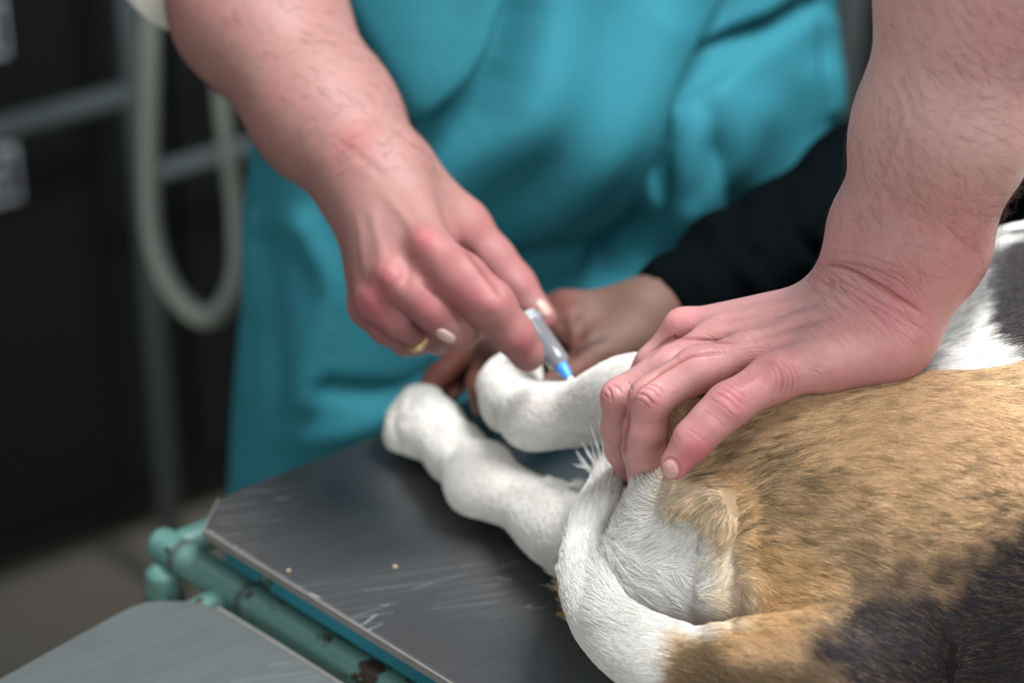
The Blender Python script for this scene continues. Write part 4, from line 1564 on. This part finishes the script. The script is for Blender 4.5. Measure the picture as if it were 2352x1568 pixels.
# turquoise gown: closed garment round the body
YC = 1.285 * S
SHR = 0.46
LC = [(585, -500), (575, 0), (562, 290), (548, 480), (556, 650), (543, 850), (522, 1110), (500, 1400), (480, 1800)]
RC = [(1900, -500), (1912, 0), (1926, 120), (1930, 300), (1925, 560), (1935, 850), (1945, 1110), (1950, 1400), (1950, 1800)]


def edge_xz(px, py):
    yc = -(py - 784) / FPX
    d = (YC + (0.085 if px > 1176 else -0.085)) / (CT + yc * ST)
    return (px - 1176) / FPX * d, CAMZ - d * ST + yc * d * CT


lz = np.array(sorted([edge_xz(*p)[::-1] for p in LC])); rz = np.array(sorted([edge_xz(*p)[::-1] for p in RC]))
zz = np.linspace(0.30, 1.34, 300)
ang = np.linspace(0, 2 * math.pi, 420, endpoint=False)
xl = np.interp(zz, lz[:, 0], lz[:, 1]); xr = np.interp(zz, rz[:, 0], rz[:, 1])
cx_ = (xl + xr) / 2; hw_ = (xr - xl) / 2
sup = lambda t, e: np.sign(t) * np.abs(t) ** e
GX = cx_[:, None] + hw_[:, None] * sup(np.cos(ang), 0.75)[None]
dep = 0.118 * S
GY = YC + dep * sup(np.sin(ang), 0.85)[None] * np.ones((len(zz), 1))
GY = GY + SHR * (GX - cx_[:, None])
GZ = zz[:, None] * np.ones((1, len(ang)))
GV = np.stack([GX, GY, GZ], -1).reshape(-1, 3)
q = []
m_ = len(ang)
ii, jj = np.meshgrid(np.arange(len(zz) - 1), np.arange(m_), indexing='ij')
GQ = np.stack([ii * m_ + jj, ii * m_ + (jj + 1) % m_, (ii + 1) * m_ + (jj + 1) % m_, (ii + 1) * m_ + jj], -1).reshape(-1, 4)
GN = vnormals(GV, GQ)
if facing(GV, GN)[GV[:, 1] < YC - dep * .9].mean() < 0:
    GQ = GQ[:, ::-1]; GN = -GN
f1 = noise(GV * np.array([1, 1, 0.28]), 14, 51) * 0.007 + noise(GV * np.array([1, 1, 0.35]), 30, 52) * 0.003
# large soft belly swell and deep folds
stG = [([(1150, 240), (1420, 300)], 230, -30), ([(1120, 640), (1300, 640), (1460, 590)], 95, 26), ([(620, 700), (700, 900)], 120, -8),
       ([(1230, -120), (1160, 60), (1080, 200), (950, 335), (900, 420)], 34, 40),
       ([(1130, -60), (1050, 120), (960, 240), (880, 330)], 60, -5),
       ([(1320, -50), (1250, 120), (1140, 280), (1040, 400)], 70, -7),
       ([(1770, -80), (1700, 60), (1560, 200), (1480, 420), (1440, 640)], 36, 26),
       ([(1860, 5), (1720, 112), (1600, 185), (1540, 222)], 16, 26),
       ([(1700, 260), (1640, 380), (1560, 480)], 60, -9),
       ([(1600, 340), (1560, 430)], 45, 7),
       ([(1510, 240), (1504, 340), (1518, 430), (1520, 560)], 12, 11),
       ([(1860, 180), (1880, 300), (1840, 420)], 50, -9),
       ([(1500, 60), (1380, 260), (1250, 450), (1180, 560)], 70, -9),
       ([(700, 520), (760, 640), (740, 760), (700, 900)], 38, -7),
       ([(620, 560), (640, 760), (660, 950)], 30, 6),
       ([(1000, 860), (900, 900), (760, 880)], 26, 6), ([(1240, 620), (1380, 590), (1470, 540)], 50, 7),
       ([(690, -60), (760, 90), (850, 220), (930, 330)], 42, 30), ([(1600, 240), (1640, 420), (1720, 500)], 30, 8), ([(1900, 60), (1890, 240)], 30, -7),
       ([(570, 500), (560, 700), (550, 900)], 20, -4), ([(800, 300), (860, 420)], 60, 14),
       ([(980, 900), (860, 960), (720, 1000)], 40, -6)]
GV2, _ = sculpt(GV, GN, stG)
GV2 = GV2 + GN * f1[:, None]
gown = mesh_np('apron', GV2, GQ, M_turq, personA)
bvhG = bvh_of(gown)
# pocket
c0, c1, c2, c3 = np.array([1540, 246]), np.array([1878, 30]), np.array([1905, 420]), np.array([1524, 560])
uu = np.linspace(0, 1, 26)
gr = np.array([[((c0 * (1 - b) + c1 * b) * (1 - a) + (c3 * (1 - b) + c2 * b) * a) for b in uu] for a in uu])
patch_on('pocket', bvhG, gr, M_turq, personA, thick=0.0022, bulge=0.002)
# drawn waist tie at the side, trunk and shoulders above the frame
t1 = chain([(1176, -250, 1.30, 520), (1176, -900, 1.36, 560), (1176, -1250, 1.36, 420)], 0.03)
tw = [(np.array([cx_[-1], YC, 1.30]), 0.135), (np.array([cx_[-1], YC, 1.46]), 0.12)]
tl = [(np.array([cx_[-1] - 0.17, YC, 1.44]), 0.07), (np.array([cx_[-1] + 0.17, YC, 1.44]), 0.07)]
nk = [(np.array([cx_[-1], YC, 1.46]), 0.062), (np.array([cx_[-1], YC - 0.01, 1.62]), 0.058)]


def shirt_f(P):
    d = roundcone(P, tw[0][0] - [0.05, 0, 0], tw[1][0] - [0.05, 0, 0], .125, .105)
    d = smin(d, roundcone(P, tw[0][0] + [0.05, 0, 0], tw[1][0] + [0.05, 0, 0], .125, .105), 0.05)
    d = smin(d, roundcone(P, tl[0][0], tl[1][0], .075, .075), 0.05)
    d = smin(d, roundcone(P, tl[1][0], tl[1][0] + np.array([0.07, 0.04, -0.28]), .07, .05), 0.04)
    d = smin(d, roundcone(P, tl[0][0], Q(700, -1250, 1.32), .075, .06), 0.04)
    return d


slo = np.array([cx_[-1] - 0.42, YC - 0.2, 1.08]); shi = np.array([cx_[-1] + 0.38, YC + 0.2, 1.62])
V, q = sdf_mesh(shirt_f, slo, shi, 0.006)
mesh_np('shirt', V, q, M_turq, personA)

# ------------------------------------------------------------------ third person, black jacket
foreC = chain([(1720, 620, 1.19, 90), (1480, 712, 1.14, 64)], .01)
palmC = [chain([(1490, 708, 1.145, 56), (1300, 712, 1.138, 42)], .004), chain([(1480, 745, 1.14, 56), (1320, 770, 1.13, 44)], .004),
         chain([(1470, 775, 1.135, 52), (1360, 800, 1.12, 44)], .004)]
thumbC = chain([(1440, 785, 1.13, 52), (1350, 835, 1.115, 42), (1290, 872, 1.105, 31), (1252, 885, 1.102, 24)], .004)
fC1 = chain([(1310, 740, 1.13, 46), (1200, 770, 1.135, 40), (1120, 815, 1.13, 34), (1098, 880, 1.118, 28), (1104, 938, 1.108, 22)], .004)
fC2 = chain([(1300, 712, 1.138, 42), (1170, 745, 1.15, 38), (1070, 810, 1.155, 33), (1005, 868, 1.15, 28), (972, 905, 1.145, 23)], .004)
fC3 = chain([(1290, 705, 1.142, 38), (1150, 760, 1.165, 36), (1060, 850, 1.17, 32), (1030, 905, 1.16, 27)], .004)
fC4 = chain([(1340, 800, 1.13, 42), (1240, 830, 1.145, 36), (1160, 885, 1.14, 30), (1135, 930, 1.13, 24)], .004)


def handC_f(P):
    d = foreC(P)
    pm = palmC[0](P)
    for m in palmC[1:]:
        pm = smin(pm, m(P), 0.010)
    d = smin(d, pm, 0.015)
    d = smin(d, thumbC(P), 0.008)
    fg = fC1(P)
    for g_ in (fC2, fC3, fC4):
        fg = smin(fg, g_(P), 0.0018)
    return smin(d, fg, 0.006)


clo, chi = bounds([foreC, thumbC, fC1, fC2, fC3, fC4] + palmC, 0.01)
CV, CQ = sdf_mesh(handC_f, clo, chi, 0.0016, slack=0.016)
CV = relax(CV, CQ, 3)
CN = vnormals(CV, CQ)
CV2, crC = sculpt(CV, CN, [([(1335, 740), (1325, 770)], 18, 2.2), ([(1300, 820), (1350, 790), (1400, 770)], 8, 1.0), ([(1290, 730), (1300, 790)], 10, 1.0), ([(1395, 805), (1405, 810)], 24, -1.5)])
redC = 0.25 + blobs(CV, [(1290, 700, 40, .5), (1300, 800, 50, .3), (1100, 850, 60, .4), (1020, 850, 60, .8), (1340, 850, 50, .3)])
personC = mesh_np('person', CV2, CQ, SKIN_C, attrs={'red': redC, 'crease': crC})
tag(personC, 'person in a black jacket behind the dog, hand gripping the dog\'s hind paws', 'person')

jk = [chain([(1500, 690, 1.146, 78), (1560, 672, 1.155, 92), (1680, 605, 1.185, 112), (1810, 535, 1.215, 122), (1990, 440, 1.26, 150), (2300, 250, 1.34, 220)], 0.01)]
torC = chain([(2640, 820, 1.80, 330), (2680, 420, 1.78, 390), (2660, 0, 1.75, 400), (2600, -500, 1.70, 400)], 0.03)
torC2 = chain([(2980, 820, 1.82, 330), (3020, 300, 1.78, 380), (2980, -500, 1.72, 390)], 0.03)
armC2 = chain([(2300, 250, 1.34, 220), (2420, -100, 1.46, 220), (2560, -420, 1.64, 230)], 0.03)


def jacket_f(P):
    s_ = jk[0](P)
    c0_, c1_ = Q(1480, 698, 1.140), Q(1560, 672, 1.155)
    ax = (c1_ - c0_) / np.linalg.norm(c1_ - c0_)
    s_ = smax(s_, -((P - c0_) @ ax) + 0.0, 0.003)
    d = smin(torC(P), torC2(P), 0.06)
    return smin(smin(s_, armC2(P), 0.03), d, 0.03)


jlo, jhi = bounds([jk[0], torC, torC2, armC2], 0.02)
JV, JQ = sdf_mesh(jacket_f, jlo, jhi, 0.0042, slack=0.03)
JV = relax(JV, JQ, 2)
JN = vnormals(JV, JQ)
JV2, _ = sculpt(JV, JN, [([(1700, 440), (1712, 540), (1760, 610)], 12, 7), ([(1640, 520), (1680, 600), (1740, 660)], 20, -5), ([(1560, 560), (1580, 640), (1620, 700)], 9, 3.5),
                         ([(1800, 420), (1830, 520), (1900, 600)], 18, 6), ([(1880, 380), (1920, 480)], 26, -6), ([(1500, 600), (1530, 680), (1560, 740)], 4, 1.5)])
JV2 = JV2 + JN * (noise(JV, 16, 61) * 0.006 + noise(JV, 40, 62) * 0.0025)[:, None]
mesh_np('jacket', JV2, JQ, M_jacket, personC)

# ------------------------------------------------------------------ syringe
def glassy(name, col, alpha=0.45, rough=0.15):
    t = NT(name)
    t.b.inputs['Base Color'].default_value = col
    t.b.inputs['Roughness'].default_value = rough
    t.b.inputs['Transmission Weight'].default_value = alpha
    t.b.inputs['IOR'].default_value = 1.35
    nz = t.add('ShaderNodeTexNoise', i_Scale=120.0)
    t.link(coords(t), nz.inputs['Vector'])
    bp = t.add('ShaderNodeBump', i_Strength=0.05, i_Distance=0.0003)
    t.link(nz.outputs[0], bp.inputs['Height']); t.link(bp.outputs[0], t.b.inputs['Normal'])
    return t.m


M_barrel = glassy('clear_plastic', hexc(240, 242, 250), 0.80, 0.10)
M_blue = plain('blue_plastic', hexc(62, 150, 232), 0.35, nscale=100, namt=0.06)
M_stop = plain('black_rubber', hexc(34, 36, 52), 0.5, nscale=100)
M_wplas = plain('white_plastic', hexc(222, 226, 232), 0.4, nscale=100, namt=0.03)
M_needle = plain('needle_steel', (0.7, 0.7, 0.72, 1), 0.25, metal=1.0)
s_tip = Q(1313, 876, 1.055)
s_top = Q(1150, 640, 1.085)
s_top = Q(1165, 662, 1.092)
sax = (s_tip - s_top); SL = np.linalg.norm(sax); sax /= SL
syr = empty('syringe', s_tip - sax * 0.03, 'small clear syringe with a blue needle hub between the fingers, touching the dog\'s hind leg', 'syringe')
br_ = RP(26.5, 1.07)


def s_at(t):
    return s_tip - sax * t


def sturn(name, prof, mat, parent, seg=32):
    """prof: (distance from tip, radius)"""
    P = np.array([s_at(t) for t, r in prof]); R = [r for t, r in prof]
    V, q = [], []
    pr = np.cross(sax, [0, 0, 1.0]); pr /= np.linalg.norm(pr); pq = np.cross(sax, pr)
    for p, r in zip(P, R):
        a = np.linspace(0, 2 * math.pi, seg, endpoint=False)
        V.append(p + r * (np.cos(a)[:, None] * pr + np.sin(a)[:, None] * pq))
    V = np.concatenate(V)
    for i in range(len(P) - 1):
        for j in range(seg):
            k = (j + 1) % seg
            q.append((i * seg + j, (i + 1) * seg + j, (i + 1) * seg + k, i * seg + k))
    o = mesh_np(name, V, np.array(q), mat, parent)
    return o


u1 = RP(1, 1.07)            # one pixel at the syringe
hub = sturn('needle_hub', [(6 * u1, 0.0005), (6 * u1, 7 * u1), (14 * u1, 8 * u1), (20 * u1, 11 * u1), (44 * u1, 15 * u1), (52 * u1, 16.5 * u1), (53 * u1, 14 * u1), (56 * u1, 14 * u1), (56 * u1, 0.0003)], M_blue, syr)
sturn('needle_collar', [(0 * u1, 0.0003), (0 * u1, 5.5 * u1), (2 * u1, 8 * u1), (9 * u1, 8.6 * u1), (10 * u1, 7 * u1), (10 * u1, 0.0003)], M_wplas, syr)
sturn('needle', [(-12 * u1, 0.0001), (-10 * u1, 0.00035), (4 * u1, 0.00035), (6 * u1, 0.0001)], M_needle, syr, 10)
sturn('barrel', [(38 * u1, 9 * u1), (52 * u1, 18 * u1), (64 * u1, br_), (200 * u1, br_), (201 * u1, br_ * 1.3), (205 * u1, br_ * 1.3), (205 * u1, br_ * 0.9), (64 * u1, br_ * 0.88), (54 * u1, 15.5 * u1), (42 * u1, 8 * u1)], M_barrel, syr)
pl_ = sturn('plunger', [(106 * u1, 0.0004), (106 * u1, br_ * .6), (200 * u1, br_ * .55), (212 * u1, br_ * .55), (213 * u1, br_ * 1.0), (217 * u1, br_ * 1.0), (218 * u1, 0.0004)], M_wplas, syr)
sturn('rubber_stopper', [(76 * u1, 0.0003), (82 * u1, br_ * .8), (88 * u1, br_ * .86), (92 * u1, br_ * .78), (98 * u1, br_ * .86), (106 * u1, br_ * .84), (106 * u1, 0.0003)], M_stop, pl_)
print('scene built')
